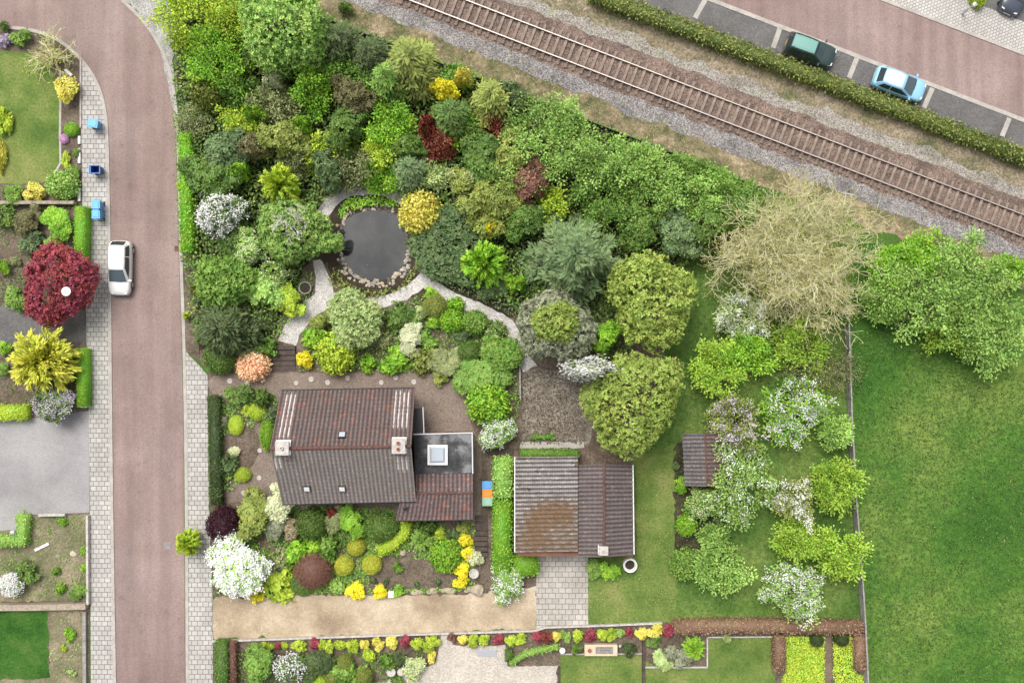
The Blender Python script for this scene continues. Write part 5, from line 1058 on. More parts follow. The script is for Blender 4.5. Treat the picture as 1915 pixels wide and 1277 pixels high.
# ================================================================ PLANTS: x y r h style material name | label | group
PLANTS = '''
342 18 66 7.5 A lime broadleaf_tree | yellow lime tree at the top edge beside the pale gravel verge
432 38 48 7 A lime broadleaf_tree | yellow lime tree between the lime corner tree and the pale feathery tree
392 98 70 6.5 A spring broadleaf_tree | bright green spreading tree below the two yellow lime trees
525 40 84 8 O apple broadleaf_tree | big feathery pale green tree at the top edge beside the bank
388 175 32 3.2 L olive shrub | round olive dome bush near the road bend
356 222 36 3 N T:sage_twig+sage bare_tree | greyish bare twigged shrub overhanging the road kerb
392 328 44 4 B dark broadleaf_tree | dark green tree beside the road above the white magnolia
346 352 12 1.5 S lime shrub | small lime sprig bush at the road edge above the magnolia
452 238 32 4 A lime broadleaf_tree | lime green young tree below the round olive dome bush
483 215 18 3.5 S spring shrub | small bright shrub beside the lime young tree
505 190 42 4 A sage broadleaf_tree | grey green tree in the middle of the left wood
514 151 16 4 S cream shrub | small cream yellow shrub on the edge of the grey green tree
440 165 40 4.5 A mid broadleaf_tree | mid green tree right of the round olive dome bush
500 105 40 5 B dark broadleaf_tree | dark olive green tree under the big feathery pale tree
583 160 40 5.5 A spring broadleaf_tree | vivid green tree in the middle of the upper left wood
634 118 40 5 A mid broadleaf_tree | mid green tree between the vivid green tree and the dark bank hedge
566 239 19 3.5 S spring shrub | bright emerald bush in the middle of the left wood
528 258 42 4 B olive broadleaf_tree | olive brown tree left of the bright emerald bush
584 290 24 4 A lime broadleaf_tree | small lime tree right of the olive brown tree
449 321 18 3.5 S spring shrub | mint bright bush beside the dark roadside tree
424 282 42 4 B blue broadleaf_tree | blue green tree left of the bronze shrub
470 275 32 3.6 B bronze broadleaf_tree | bronze brown shrubby tree below the lime young tree
636 75 46 5.5 C deep conifer_tree | very dark conifer below the railway boundary fence
690 100 42 5.5 C deep conifer_tree | very dark conifer left of the big olive conifer
600 55 34 5 C dark conifer_tree | dark conifer squeezed against the feathery pale tree
765 115 58 7 C olive conifer_tree | big olive conifer with spreading boughs near the railway bank
722 145 40 6 C mid conifer_tree | smaller green conifer lower left of the big olive conifer
832 168 24 5 B yellow broadleaf_tree | bright yellow leaved tree top among the conifers
868 150 18 4.5 S gold shrub | golden bush at the bank right of the yellow tree top
850 140 26 4.5 A mid broadleaf_tree | green tree behind the yellow tree top
920 182 46 6.5 C olive conifer_tree | star shaped olive conifer right of the yellow tree top
845 215 46 6 C dark conifer_tree | dark grey green conifer below the yellow tree top
968 190 34 5 C deep conifer_tree | dark conifer between the star shaped conifer and the railway bank
955 170 22 4.5 B blue broadleaf_tree | blue green bush at the bank beside the star shaped conifer
722 222 46 5.5 A spring broadleaf_tree | round bright green tree in the middle of the wood
700 284 27 5 A lime broadleaf_tree | pale lime tree top below the round bright green tree
812 258 34 5 A red broadleaf_tree | brick red maple left of the dark thicket
800 240 16 5 S red shrub | small red shrub above the brick red maple
932 228 28 5 A red broadleaf_tree | dark red maple beside the large apple green tree
864 245 26 4.5 A spring broadleaf_tree | bright green small tree between the two red maples
660 312 42 4 A sage broadleaf_tree | grey green tree above the pale path at the pond
612 315 36 4 B blue broadleaf_tree | blue grey green tree left of the tree above the pond path
716 330 28 4 A spring broadleaf_tree | bright green shrub right above the pond path
766 318 40 4.5 C blue conifer_tree | blue green conifer above the golden ball shrub
812 326 22 4 A pale broadleaf_tree | pale lime bush right of the blue green conifer
645 240 40 4.5 B dark broadleaf_tree | dark green tree left of the round bright green tree
660 178 36 4.5 B bronze broadleaf_tree | dark bronze tree left above the round bright green tree
680 150 30 4.5 A mid broadleaf_tree | mid green tree just above the dark bronze tree
625 275 28 4.5 A lime broadleaf_tree | yellowish green tree left below the dark green tree
760 275 30 3.5 B dark broadleaf_tree | dark shrub between the pale lime top and the brick red maple
545 305 34 3.6 A sage broadleaf_tree | sage green bush above the round lime yellow conifer
872 340 36 4 W olive+cream blossom_tree | olive bush speckled with creamy white right of the pale lime bush
905 300 46 4.5 B dark broadleaf_tree | dark thicket tree below the bright green small tree
958 292 44 5 B olive broadleaf_tree | dark olive tree left of the large apple green tree
925 372 56 4.5 B olive broadleaf_tree | spreading brownish olive tree above the blue green bank
985 345 42 4.5 B rust broadleaf_tree | rusty brown tree between the olive trees and the lime bush
980 410 34 4 B dark broadleaf_tree | dark green tree left of the big blue grey conifer
526 345 38 4.5 P lime conifer_tree | round lime yellow feathery conifer above the larch
1020 262 86 8 A apple broadleaf_tree | large apple green tree standing left of its apple green neighbours
1062 225 40 7.5 A apple broadleaf_tree | apple green tree top touching the railway bank
1128 295 56 7 A apple broadleaf_tree | apple green tree right of the large apple green one
1200 300 50 7 A apple broadleaf_tree | apple green tree against the dry bank, right of the second one
1135 365 62 6.5 A mid broadleaf_tree | mid green tree above the big blue grey conifer
1235 365 56 6.5 A apple broadleaf_tree | apple green tree above the dark grey green bush
1310 372 44 6.5 A apple broadleaf_tree | rightmost apple green tree of the row, next to the bare tree
1270 318 34 4.5 A mid broadleaf_tree | green shrub on the bank between apple green trees
1330 336 34 4 A mid broadleaf_tree | leafy hedge tree along the bank above the rightmost apple green tree
1378 360 36 4 A mid broadleaf_tree | leafy hedge tree at the bank right beside the bare tree
1385 400 40 4.5 B dark broadleaf_tree | dark green tree half under the left side of the bare tree
1330 420 40 4.5 B dark broadleaf_tree | dark green tree at the head of the orchard grass
1270 432 42 4 B blue broadleaf_tree | dark grey green bush above the yellow green dome tree
1200 430 34 4 B dark broadleaf_tree | dark tree right of the big blue grey conifer
1030 376 30 5 A lime broadleaf_tree | bright lime bush above the big blue grey conifer
1072 482 100 9.5 C blue conifer_tree | big blue grey conifer with layered sprays in the middle of the wood
1040 610 70 6.5 O silver broadleaf_tree | silver grey domed tree with a lime flush on top
1220 560 84 7 O oak broadleaf_tree | upper of the two big yellow green dome trees
1182 752 92 7.5 O oak broadleaf_tree | lower of the two big yellow green dome trees
1132 630 32 4.5 B spring broadleaf_tree | bright green young tree between the silver dome and the yellow green domes
1108 692 48,22 7.4 W pale+white blossom_tree | white blossom spray above the mulch terrace
1506 480 184,174 10.5 N T:tan_twig+budding bare_tree | huge bare branched tan tree beside the railway
1395 590 50 4.5 W pale+white blossom_tree | thin white flowering tree under the left edge of the huge bare tree
1668 562 46 6.5 A apple broadleaf_tree | green tree touching the right side of the huge bare tree
1735 478 46 6.5 A spring broadleaf_tree | fresh green tree at the bank between the huge bare tree and the meadow row
1790 602 58 6.5 A fresh broadleaf_tree | low lime green tree in front of the meadow edge row
1740 545 92 8 A apple broadleaf_tree | broad green tree on the meadow edge next to the huge bare tree
1690 500 46 6.5 A spring broadleaf_tree | green tree wedged between the huge bare tree and the bank
1790 488 44 6.5 A apple broadleaf_tree | green tree at the foot of the bank on the meadow edge
1838 556 84 8 A apple broadleaf_tree | lighter green tree in the middle of the meadow edge row
1884 632 66 7.5 A apple broadleaf_tree | light green tree at the right picture edge over the meadow
1908 505 30 6 A spring broadleaf_tree | green tree at the right picture edge below the railway
1338 688 54 5.5 A fresh broadleaf_tree | lime green tree beside the lower yellow green dome tree
1412 660 44 5.5 A spring broadleaf_tree | bright green tree right of the lime green tree
1505 645 54 5 A fresh broadleaf_tree | lime tree at the foot of the huge bare tree
1525 695 62 4.5 N T:sage_twig+olive bare_tree | olive twiggy tree above the whitest orchard tree
1590 690 40 4 N T:sage_twig+olive bare_tree | small twiggy tree growing over the grey fence
1500 768 74 5.5 W spring+white blossom_tree | broad white blossoming tree with fresh leaves near the fence
1572 812 32 4 A apple broadleaf_tree | small green tree between the broad white tree and the fence
1378 792 58 5 W olive+lilac blossom_tree | thin pinkish white flowering tree above the shed
1388 905 78,96 6 W apple+white blossom_tree | largest pale flowering tree hanging over the shed
1318 945 34 3.5 W mid+cream blossom_tree | small creamy flowering tree below the shed
1495 935 46 4.5 W olive+white blossom_tree | white blossom tree left of the vivid lime fence tree
1568 915 50 5 A fresh broadleaf_tree | vivid lime tree leaning over the grey fence
1502 1012 48 4.5 A fresh broadleaf_tree | yellow lime tree under the small white blossom tree
1580 1038 58 5 A fresh broadleaf_tree | spreading yellow lime tree by the fence, lower right in the orchard
1350 1068 54 4.5 A apple broadleaf_tree | fresh green tree right of the grey green shrub
1338 1005 26 3.5 A apple broadleaf_tree | small green tree above the fresh green tree
1490 1108 76,62 4.5 W apple+white blossom_tree | lowest white blossom tree, right above the brown hedge
1285 982 19 1.3 L spring topiary_ball | round mint green ball bush in the dark orchard border
1285 1056 29 1.6 L mid shrub | grey green rounded shrub at the end of the orchard border
1275 905 17 1 S spring shrub | bright green bush at the corner of the shed
1265 870 9 .6 S blue shrub | tiny blue green plant left of the shed
1345 975 12 .9 S blue shrub | small blue green plant below the creamy flowering tree
785 397 39 2.6 L gold topiary_ball | big golden ball shrub at the pond's upper right
852 466 82,70 1.8 O blue shrub | spreading blue green shrub bank right of the pond
926 532 44,24 1.4 B blue shrub | blue green shrub along the pale path, lower tip of the bank
905 492 44 4.6 P spring shrub | bright green palm like shrub in the blue green bank
920 430 14 3.8 S yellow shrub | bright yellow flowering top above the palm like shrub
962 530 22 2.6 S spring shrub | bright green bush between the palm like shrub and the big conifer
546 430 62,66 4.6 O larch broadleaf_tree | soft green feathery tree left of the pond
546 420 44 6.6 N T:grey_twig bare_tree | bare grey twigs crowning the feathery tree left of the pond
610 452 26 4 B larch broadleaf_tree | soft green bough tree reaching over the pond's left rim
410 402 50 4.6 W dark+white blossom_tree | white star flowered magnolia beside the road
465 466 36 3.6 W apple+cream blossom_tree | cream flowered tree below right of the magnolia
516 508 26 2.6 W mid+cream blossom_tree | low shrub with sparse cream flowers under the feathery tree
420 526 54 4 O mid broadleaf_tree | dense leafy green dome tree below the magnolia
370 545 14 2 S olive shrub | small olive shrub at the left foot of the dense dome tree
488 542 42 2.8 B apple broadleaf_tree | fresh green shrub between the dense dome and the fork path
537 563 33 2 B lime broadleaf_tree | lime tinged shrub on the left side of the fork path
440 450 30 3 B dark broadleaf_tree | dark green bush between the magnolia and the cream flowered tree
418 615 70 5.2 C deep conifer_tree | very dark spreading conifer beside the pavement corner
411 668 32 1.6 K dark topiary_dome | dark green clipped dome below the very dark conifer
350 590 9 1 S lime shrub | small yellow green sprig at the kerb by the very dark conifer
490 650 30 1 G mid shrub | low green clump between the dark conifer and the wooden steps
472 682 30 1.7 L peach topiary_ball | peach orange ball shrub left of the wooden steps
570 676 19 1.1 S yellow flower_shrub | bright yellow flowering shrub right of the wooden steps
627 660 37 2.2 L lime topiary_dome | lime green dome shrub below the pale variegated shrub
662 596 52 2.8 O pale shrub | pale variegated spreading shrub at the path junction
600 600 20 1.6 B olive shrub | olive lime shrub left of the pale variegated shrub
592 632 26 1.4 S spring shrub | fresh green shrub between the steps and the lime dome
813 572 22 1.5 K olive topiary_ball | smooth olive ball bush, uppermost in the central bed
845 600 22 1.5 L spring topiary_ball | bright green ball bush right below the smooth olive ball
888 603 23 1.6 L mid topiary_ball | mid green ball bush beside the path's right arm
877 658 22 1.6 K dark topiary_ball | smooth dark green ball bush, lowest ball in the central bed
805 550 15 .9 S spring shrub | bright little bush above the smooth olive ball
852 570 18 .7 G spring shrub | low bright cushion between the olive ball and the path
766 634 30 1.3 B cream shrub | cream variegated shrub in the middle of the central bed
750 592 36 .7 G dark shrub | dark mossy mound at the top of the central bed
785 585 14 .9 S pale shrub | pale green tuft left of the smooth olive ball
810 603 14 .9 S spring shrub | bright tuft below the smooth olive ball
690 680 19 .6 G spring shrub | fresh green clump on the court edge right of the lime dome
742 676 32 .7 G spring shrub | wide fresh green clump on the court edge
795 672 28 .8 G olive shrub | olive green clump on the court edge
832 678 32 1.2 B sage shrub | grey green shrub left of the dark green ball
862 628 16 .9 S blue shrub | blue green tuft between the two green balls above the dark ball
900 705 46 1.8 B mid shrub | mid green shrub mass above the bright dome by the court
937 662 36 1.8 O mid shrub | rounded mid green shrub beside the terrace path
928 620 22 1.2 W dark+pale shrub | dark shrub with pale tips beside the terrace path
914 640 8 1 S yellow flower | small bright yellow flower clump near the dark ball
800 640 22 .6 G mid shrub | low green clump right of the cream variegated shrub
825 705 18 .8 S olive shrub | olive yellow tuft where the court bends
865 705 22 1 S mid shrub | mid green tuft right of the court bend
700 610 20 .6 G sage shrub | greyish low mat right of the pale variegated shrub
713 640 22 .5 G sage shrub | greyish low mat left of the cream variegated shrub
913 755 39 2.4 L spring topiary_dome | vivid green dome bush at the right end of the court
930 808 38 2.2 W mid+white flowering_shrub | white flowering rhododendron below the vivid green dome
445 740 26 1.1 S dark shrub | dark bronze green shrub at the front garden corner
492 746 22 .8 G dark shrub | dark low hedge clump left of the roof corner
482 770 17 1 K lime topiary | olive yellow comma shaped bush in the front garden
500 812 14,32 1.2 K spring topiary | tall leaf shaped bright green bush against the gable
506 776 15 1 S blue shrub | blue grey bush against the roof edge
441 795 14,18 .6 K lime shrub | lime oval cushion in the front garden
416 790 12 .5 S silver shrub | silvery tuft left of the lime oval cushion
453 888 16,14 .6 K lime shrub | lime cushion in the lower front garden
426 872 24 .7 G blue shrub | blue grey mat beside the dark hedge in the front garden
437 842 12 .5 S cream shrub | straw coloured tuft in the middle of the front garden
462 768 12 .6 S lime shrub | lime yellow tuft left of the comma bush
418 982 33 2.2 K maroon topiary_dome | maroon dome shrub at the pavement
440 1060 60 3.2 W apple+white flowering_shrub | densely white flowering rhododendron at the corner of the sandy drive
472 962 40,44 2.4 B olive shrub | golden green variegated shrub right of the maroon dome
522 940 32 2.4 B cream shrub | cream and orange tinted shrub at the lower left roof corner
515 985 24 1.4 B silver shrub | dark greyish shrub below the cream tinted shrub
545 988 20 1.5 B straw shrub | straw tinted variegated shrub left of the smooth dark dome
583 980 29 2.2 K dark topiary_dome | smooth dark green dome under the house eave
628 972 24 1.6 B sage shrub | pale sage shrub right of the smooth dark dome
622 958 12 1.6 S red shrub | small red tinted shrub under the house eave
658 978 31 1.8 B spring shrub | fresh green variegated shrub under the middle of the eave
712 985 34,26 1.8 K dark topiary_dome | broad dark green dome under the right part of the eave
666 1022 17 1.1 K golden topiary_ball | topmost of the three golden clipped balls
643 1058 18 1.1 K golden topiary_ball | left one of the three golden clipped balls
695 1056 18 1.1 K golden topiary_ball | right one of the three golden clipped balls
788 1010 22 .9 P mid shrub | spiky dark green tuft right of the worm shaped topiary
832 1040 29 1.6 L spring topiary_ball | vivid green round bush beside the yellow flower strip
822 998 13 .9 S lime shrub | lime tuft above the vivid green round bush
847 998 11 .9 S blue shrub | blue green tuft above the vivid green round bush
872 1012 15 .8 S yellow flower | uppermost clump of the yellow flower strip
874 1036 15 .8 S yellow flower | second clump from the top of the yellow flower strip
863 1064 16 .8 S yellow flower | third clump from the top of the yellow flower strip
862 1088 15 .8 S yellow flower | lowest clump of the yellow flower strip
890 1046 18 .9 S cream shrub | straw grey shrub above the stone bird bath
585 1065 37 2 K rust topiary_dome | reddish brown dome shrub in the south garden
566 1088 26 .7 K dark shrub | dark green low skirt beside the reddish brown dome
565 1030 36 1.1 G spring shrub | bright green low shrub above the reddish brown dome
525 1050 28 .9 G sage shrub | pale green mat right of the white rhododendron
520 1090 40 .6 G lime shrub | lime ground covering clump along the sandy drive
480 1105 22 .6 G yellow shrub | yellow green fringe under the white rhododendron
618 1046 12 1 S mid shrub | small green tuft right of the reddish brown dome
630 1094 17 1 S apple shrub | pale green tuft left of the yellow drive shrub
664 1106 19 .8 S yellow shrub | larger yellow shrub at the edge of the sandy drive
710 1106 15 .8 S yellow shrub | smaller yellow shrub at the edge of the sandy drive
745 1105 12 .5 S spring shrub | small green plant right of the white box
614 1022 28 1 G mid shrub | mid green mat left of the topmost golden ball
648 1005 16 .8 S dark shrub | dark tuft left above the topmost golden ball
800 985 20 .8 G dark shrub | dark green mat under the lower roof
868 985 14 .7 S olive shrub | olive tuft at the lower right roof corner
744 1062 12 .4 G mid plant | sprawling green plant in the bare soil right of the golden balls
700 1086 6 .25 G blue plant | blue green rosette left in the bare soil row | blue green rosettes in the bare soil
722 1087 6 .25 G blue plant | blue green rosette second from left in the bare soil row | blue green rosettes in the bare soil
780 1093 7 .25 G blue plant | blue green rosette above the longest edging boulders | blue green rosettes in the bare soil
820 1088 7 .25 G blue plant | blue green rosette nearest the yellow flower strip | blue green rosettes in the bare soil
945 1092 34,38 1.8 W mid+white flowering_shrub | white flowering rhododendron at the right end of the sandy drive
1112 1064 20 .8 S mid shrub | mid green shrub below the garage, left of the bright one
1138 1068 20 .9 S spring shrub | bright green shrub below the garage beside the concrete ring
352 1015 25 2.6 P lime young_tree | feathery lime young tree on the right pavement
108 530 70 4.2 O crimson broadleaf_tree | crimson maple around the street lamp
83 672 65 4 P golden conifer_tree | golden feathery conifer beside the grey drive
90 752 43 2.6 W dark+lilac flowering_shrub | pale lilac shrub below the golden feathery conifer
18 1092 23 1.4 W mid+white flowering_shrub | white flowering round shrub at the left edge of the weedy plot
50 1070 24 1 S dark shrub | dark green shrub right of the white flowering round shrub
85 98 52 3 N T:tan_twig+lime bare_tree | tan bare twigged shrub at the top of the lawn garden
38 72 18 1 S mid shrub | green shrub between lilac cushion and tan twigged shrub
10 75 20,16 .5 G lilac flower | flat lilac flower cushion at the left edge
8 50 10 .8 S dark shrub | dark shrub above the lilac flower cushion
125 166 23,30 1.3 S gold shrub | golden yellow shrub on the pavement side of the left lawn
133 242 13 .7 K spring shrub | smooth bright green clump above the pink flowers
119 260 9 .4 K pink flower | pink flower cushion at the edge of the left lawn
124 300 10,17 .5 S lime shrub | narrow lime shrub below the pink flower cushion
138 322 14 .6 S mid shrub | mid green shrub beside the narrow lime shrub
143 285 8 .4 S mid shrub | little green shrub between the white kerb stones
115 346 27 1.5 L apple shrub | rounded fresh green shrub at the corner of the left lawn
64 361 21 1 S gold shrub | golden shrub at the lower edge of the left lawn
26 364 22 1 S mid shrub | green shrub left of the golden lawn edge shrub
6 225 18,34 .6 G lime shrub | lime green border clump at the left edge of the lawn
2 290 9,40 .6 G gold shrub | yellow border strip at the left edge of the lawn
52 410 27 1.6 B bronze shrub | brownish shrub below the mossy stone wall
112 415 30 1.8 B spring shrub | fresh green shrub beside the tall clipped road hedge
60 455 24 1 S blue shrub | blue green shrub above the crimson maple
95 460 20 1 S mid shrub | green shrub touching the top of the crimson maple
12 405 24 1.2 S dark shrub | dark shrub at the left edge below the mossy wall
6 500 16 1 S spring shrub | bright shrub at the left edge beside the crimson maple
28 560 24 .9 S mid shrub | green shrub between the crimson maple and the grey drive
30 490 12 .5 S sage plant | greyish plant left of the crimson maple
8 650 13 .7 S spring shrub | bright shrub at the left edge of the golden conifer
5 690 14 .7 S mid shrub | green shrub at the left edge below the bright one
118 976 9 .3 G spring plant | green weed clump below the short kerb wall
158 1028 9 .4 S spring plant | bright weed at the thin pale wall, upper one
158 1062 8 .4 S spring plant | bright weed at the thin pale wall, lower one
105 1068 9 .35 G mid plant | green weed in the middle of the weedy plot
148 1105 18 .6 S mid shrub | dark leafy clump in the lower right corner of the weedy plot
115 1100 12 .4 G spring plant | bright leafy clump left of the dark leafy corner clump
130 1186 11,16 .3 G spring plant | bright green clump in the bed right of the square lawn
119 1212 8 .25 G lime plant | lime clump under the bright green one right of the square lawn
134 1257 9 .3 G pale plant | pale clump low in the bed right of the square lawn
482 1242 34 2.6 B mid shrub | rounded mid green tree shrub in the bottom garden
540 1250 28 2.2 W dark+white flowering_shrub | white flowering shrub at the bottom edge
592 1240 30 1.6 B deep shrub | dark grey green shrub right of the bottom white shrub
645 1240 15 1.3 K olive topiary_ball | olive clipped ball, uppermost at the bottom edge | olive clipped balls of the bottom garden
622 1266 15 1.3 K olive topiary_ball | olive clipped ball, left one at the bottom edge | olive clipped balls of the bottom garden
680 1264 17 1.3 K olive topiary_ball | olive clipped ball, right one at the bottom edge | olive clipped balls of the bottom garden
600 1276 14 1.2 L lime topiary_ball | lime ball at the bottom edge left of the olive balls
650 1258 42,34 .9 G mid shrub | green cushion carpet between the olive clipped balls
690 1222 14 .8 S lime shrub | lime tuft above the olive clipped balls
775 1250 24 1.1 W pale+cream shrub | pale cream shrub right of the round stone tables
752 1232 15 .8 S deep shrub | dark blue green shrub above the round stone tables
725 1236 16 .7 G mid shrub | mid green mat left of the dark blue green shrub
742 1272 14 .7 S dark shrub | dark shrub below the round stone tables
496 1207 9 .5 S lime shrub | leftmost lime bush of the colourful row by the drive | bushes of the colourful row
506 1208 8 .5 S lime shrub | lime bush left of the first little red bush | bushes of the colourful row
520 1206 7 .5 S crimson shrub | first little red bush of the colourful row from the left | bushes of the colourful row
532 1205 8 .5 S lime shrub | small lime bush right of the first little red bush | bushes of the colourful row
560 1207 17,11 .7 S lime shrub | oval lime bush in the left part of the colourful row | bushes of the colourful row
590 1202 12 .7 S crimson shrub | dark red bush right of the oval lime bush | bushes of the colourful row
611 1207 15 .8 S lime shrub | lime bush right of the first large dark red bush | bushes of the colourful row
635 1204 12 .7 S lime shrub | second lime bush right of the first large dark red bush | bushes of the colourful row
658 1208 14 .7 S lime shrub | lime bush at the centre of the left colourful row | bushes of the colourful row
682 1205 11 .7 S gold shrub | golden lime bush ending the middle lime run | bushes of the colourful row
708 1204 13 .7 S gold shrub | golden bush left of its twin near the second dark red bush | bushes of the colourful row
732 1203 14 .7 S gold shrub | golden bush next left of the second dark red bush | bushes of the colourful row
758 1198 12 .7 S crimson shrub | second large dark red bush, left of the lime corner | bushes of the colourful row
780 1202 13 .8 S lime shrub | lime bush right of the second large dark red bush | bushes of the colourful row
806 1202 17 .9 S lime shrub | bright lime bush at the corner of the beige forecourt | bushes of the colourful row
809 1228 9,16 .7 S gold shrub | golden lime bush hanging down the forecourt edge | bushes of the colourful row
846 1191 10 .5 S rust shrub | brownish bush at the gap of the colourful row | bushes of the colourful row
865 1194 10 .7 S gold shrub | orange gold bush right of the gap in the row | bushes of the colourful row
884 1197 13 .7 S lime shrub | lime bush above the metal grating | bushes of the colourful row
907 1196 13 .7 S lime shrub | lime bush above right of the metal grating | bushes of the colourful row
932 1195 11 .7 S crimson shrub | lone red bush between lime bushes over the forecourt | bushes of the colourful row
955 1196 12 .7 S lime shrub | yellow lime bush right of the lone red bush | bushes of the colourful row
974 1195 12 .7 S lime shrub | second yellow lime bush right of the lone red bush | bushes of the colourful row
1004 1192 12 .7 S crimson shrub | red bush left of the mixed red gold bush | bushes of the colourful row
1023 1190 13 .8 S red shrub | mixed red gold bush above the curved low hedge | bushes of the colourful row
1040 1189 10 .7 S gold shrub | golden bush right of the mixed red gold bush | bushes of the colourful row
1058 1189 12 .6 S apple shrub | pale green bush above the white disc table | bushes of the colourful row
1079 1190 13 .8 S lime shrub | bright lime bush left above the cream bench | bushes of the colourful row
1104 1187 13 .8 S crimson shrub | crimson bush straight above the cream bench | bushes of the colourful row
1126 1186 12 .7 S lime shrub | lime bush above the bench slats | bushes of the colourful row
1144 1187 12 .7 S lime shrub | lime bush above the right end of the bench | bushes of the colourful row
1161 1184 10 .7 S apple shrub | pale lime bush left of the small crimson bush | bushes of the colourful row
1176 1182 10 .7 S crimson shrub | small crimson bush right of the bench end | bushes of the colourful row
1199 1183 13 .7 S gold shrub | golden bush right of the small crimson bush | bushes of the colourful row
1225 1181 15 .7 S gold shrub | last golden bush before the brown hedge | bushes of the colourful row
1251 1177 14 .9 S crimson shrub | crimson bush at the left end of the brown hedge | bushes of the colourful row
1078 1214 12 .7 S dark shrub | dark little shrub left of the cream bench
1176 1214 16 .8 S deep shrub | dark shrub right of the cream bench
1238 1236 20 .9 B pale shrub | pale yellow green shrub in the shrub bed
1250 1222 18 .9 S silver shrub | silvery shrub in the shrub bed
1278 1232 20 .9 S silver shrub | blue silver shrub in the lower shrub bed
1298 1212 22 1.2 P spring shrub | feathery bright green shrub in the shrub bed
1222 1200 14 .7 S dark shrub | dark shrub in the upper left of the shrub bed
1360 1192 10 .6 S pale shrub | pale tuft on the white edging by the brown hedge
1527 1196 13 1.2 K deep topiary_ball | dark green ball left of the dirt path
1574 1194 14 1.2 K deep topiary_ball | dark green ball right of the dirt path
647 14 11 1.2 S dark shrub | dark lone bush on the dry railway bank
1830 -8 14,22 1.2 L lime shrub | lime clipped bush beside the lamp at the top edge
'''
W_DENS, N_SPEC = {}, {}
rows = []
for ln in PLANTS.strip().split('\n'):
    a = [t.strip() for t in ln.split('|')]; f = a[0].split(); r_ = tuple(float(t) for t in f[2].split(',')) if ',' in f[2] else float(f[2])
    rows.append((float(f[0]), float(f[1]), r_, float(f[3]), f[4], f[5], f[6], a[1], a[2] if len(a) > 2 else None))
DENS = {(440, 1060): 2.8, (410, 402): 1.3, (1108, 692): 1.6, (1500, 768): .55, (930, 808): .6, (945, 1092): .5, (1388, 905): .16, (1378, 792): .4, (18, 1092): 2.2, (540, 1250): .8, (872, 340): .15, (516, 508): .25, (928, 620): .15, (90, 752): .7, (1495, 935): .6, (465, 466): .55, (1395, 590): .5, (1490, 1108): .5, (1318, 945): .4, (775, 1250): .35}
NS = {(1506, 480): ((5, 6, 5), 34, .017, 2, .15), (546, 420): ((4, 4), 16, .02, 0, .62), (356, 222): ((5, 5), 14, .014, 5, .18), (85, 98): ((5, 5), 14, .014, 1, .18), (1525, 695): ((5, 6), 16, .014, 3, .18), (1590, 690): ((5, 5), 12, .014, 1, .18)}
for i, rw_ in enumerate(rows):
    W_DENS[i] = DENS.get((rw_[0], rw_[1]), .5)
    if (rw_[0], rw_[1]) in NS: N_SPEC[i] = NS[(rw_[0], rw_[1])]
    plant(i, *rw_)
# lime flush on the silver dome, a second growth of the same tree
sil = [o for o in col.objects if o.get('label', '').startswith('silver grey domed')][0]
put('leaf_flush', mk_lobed(9001, 1.55, 6.5, 3.6, 110, .15, 6500, .17, .11, 'leaf_flush', irr=.15, rmin=.62)[0], LM['oak'], sil, (1, 1, 1.03), 0, (-.1, .25, .55))
# ---------------------------------------------------------------- hedges
def bez(a, c): return [a, c]
hedge([(1108, -14), (1300, 56), (1500, 133), (1700, 209), (1930, 297)], 22, 1.25, 'hedge', 'long clipped hedge between the parking bays and the railway verge', N=110, L=.22, W=.10, jit=.14, seed=3)
hedge([(399, 742), (401, 840), (404, 944)], 20, 1.0, 'deep', 'dark clipped hedge between front garden and right pavement', N=130, seed=4)
hedge([(345, 250), (346, 330), (350, 470)], 22, 1.5, 'spring', 'ivy green hedge along the road edge of the wood', N=90, L=.16, W=.11, jit=.09, seed=5)
hedge([(150, 386), (149, 440), (148, 494)], 20, 1.3, 'spring', 'tall smooth green hedge left of the bin pair', N=150, L=.09, W=.06, jit=.03, seed=6)
hedge([(152, 652), (153, 760)], 18, 1.2, 'spring', 'smooth green hedge beside the golden feathery conifer', N=150, L=.09, W=.06, jit=.03, seed=7)
hedge([(-20, 772), (50, 771)], 27, .9, 'lime', 'yellow green hedge at the top of the wide pale drive', N=120, seed=8)
hedge([(-20, 1012), (40, 1012), (40, 963)], 22, .9, 'apple', 'L shaped clipped hedge around the small disc lamp', N=120, seed=9)
hedge([(940, 858), (941, 930)], 32, 1.7, 'apple', 'tall ivy hedge between the bins and the garage', N=80, L=.18, W=.12, jit=.09, seed=10)
hedge([(940, 935), (939, 1070)], 33, 1.4, 'spring', 'lower bright green hedge along the garage wall', N=90, L=.16, W=.11, jit=.08, seed=11)
hedge([(962, 1062), (1004, 1052)], 40, 1.1, 'spring', 'bright green hedge stub below the garage corner', N=100, jit=.07, seed=12)
hedge([(975, 848), (1082, 849)], 14, 1.0, 'mid', 'narrow green hedge behind the corrugated garage roof', N=100, seed=13)
hedge([(993, 817), (1037, 817)], 8, .4, 'mid', 'tiny box hedge at the foot of the mulch terrace', N=140, seed=14)
hedge([(413, 1200), (414, 1300)], 24, 1.1, 'dark', 'dark green hedge at the bottom of the right pavement', N=120, seed=15)
hedge([(434, 1200), (436, 1300)], 11, .9, 'rust', 'narrow brown hedge right of the dark bottom hedge', N=120, seed=16)
hedge([(1262, 1174), (1360, 1171), (1480, 1172), (1618, 1175)], 23, 1.1, 'copper', 'long copper brown beech hedge below the orchard', N=110, seed=17)
hedge([(1459, 1190), (1459, 1256)], 20, 1.1, 'copper', 'short copper hedge between the back lawn and the lime bed', N=110, seed=18)
hedge([(1611, 1190), (1611, 1254)], 22, 1.1, 'copper', 'short copper hedge against the grey fence at the bottom', N=110, seed=19)
hedge([(954, 1242), (985, 1222), (1045, 1209)], 9, .6, 'apple', 'low curved clipped hedge beside the beige forecourt', N=130, seed=20)
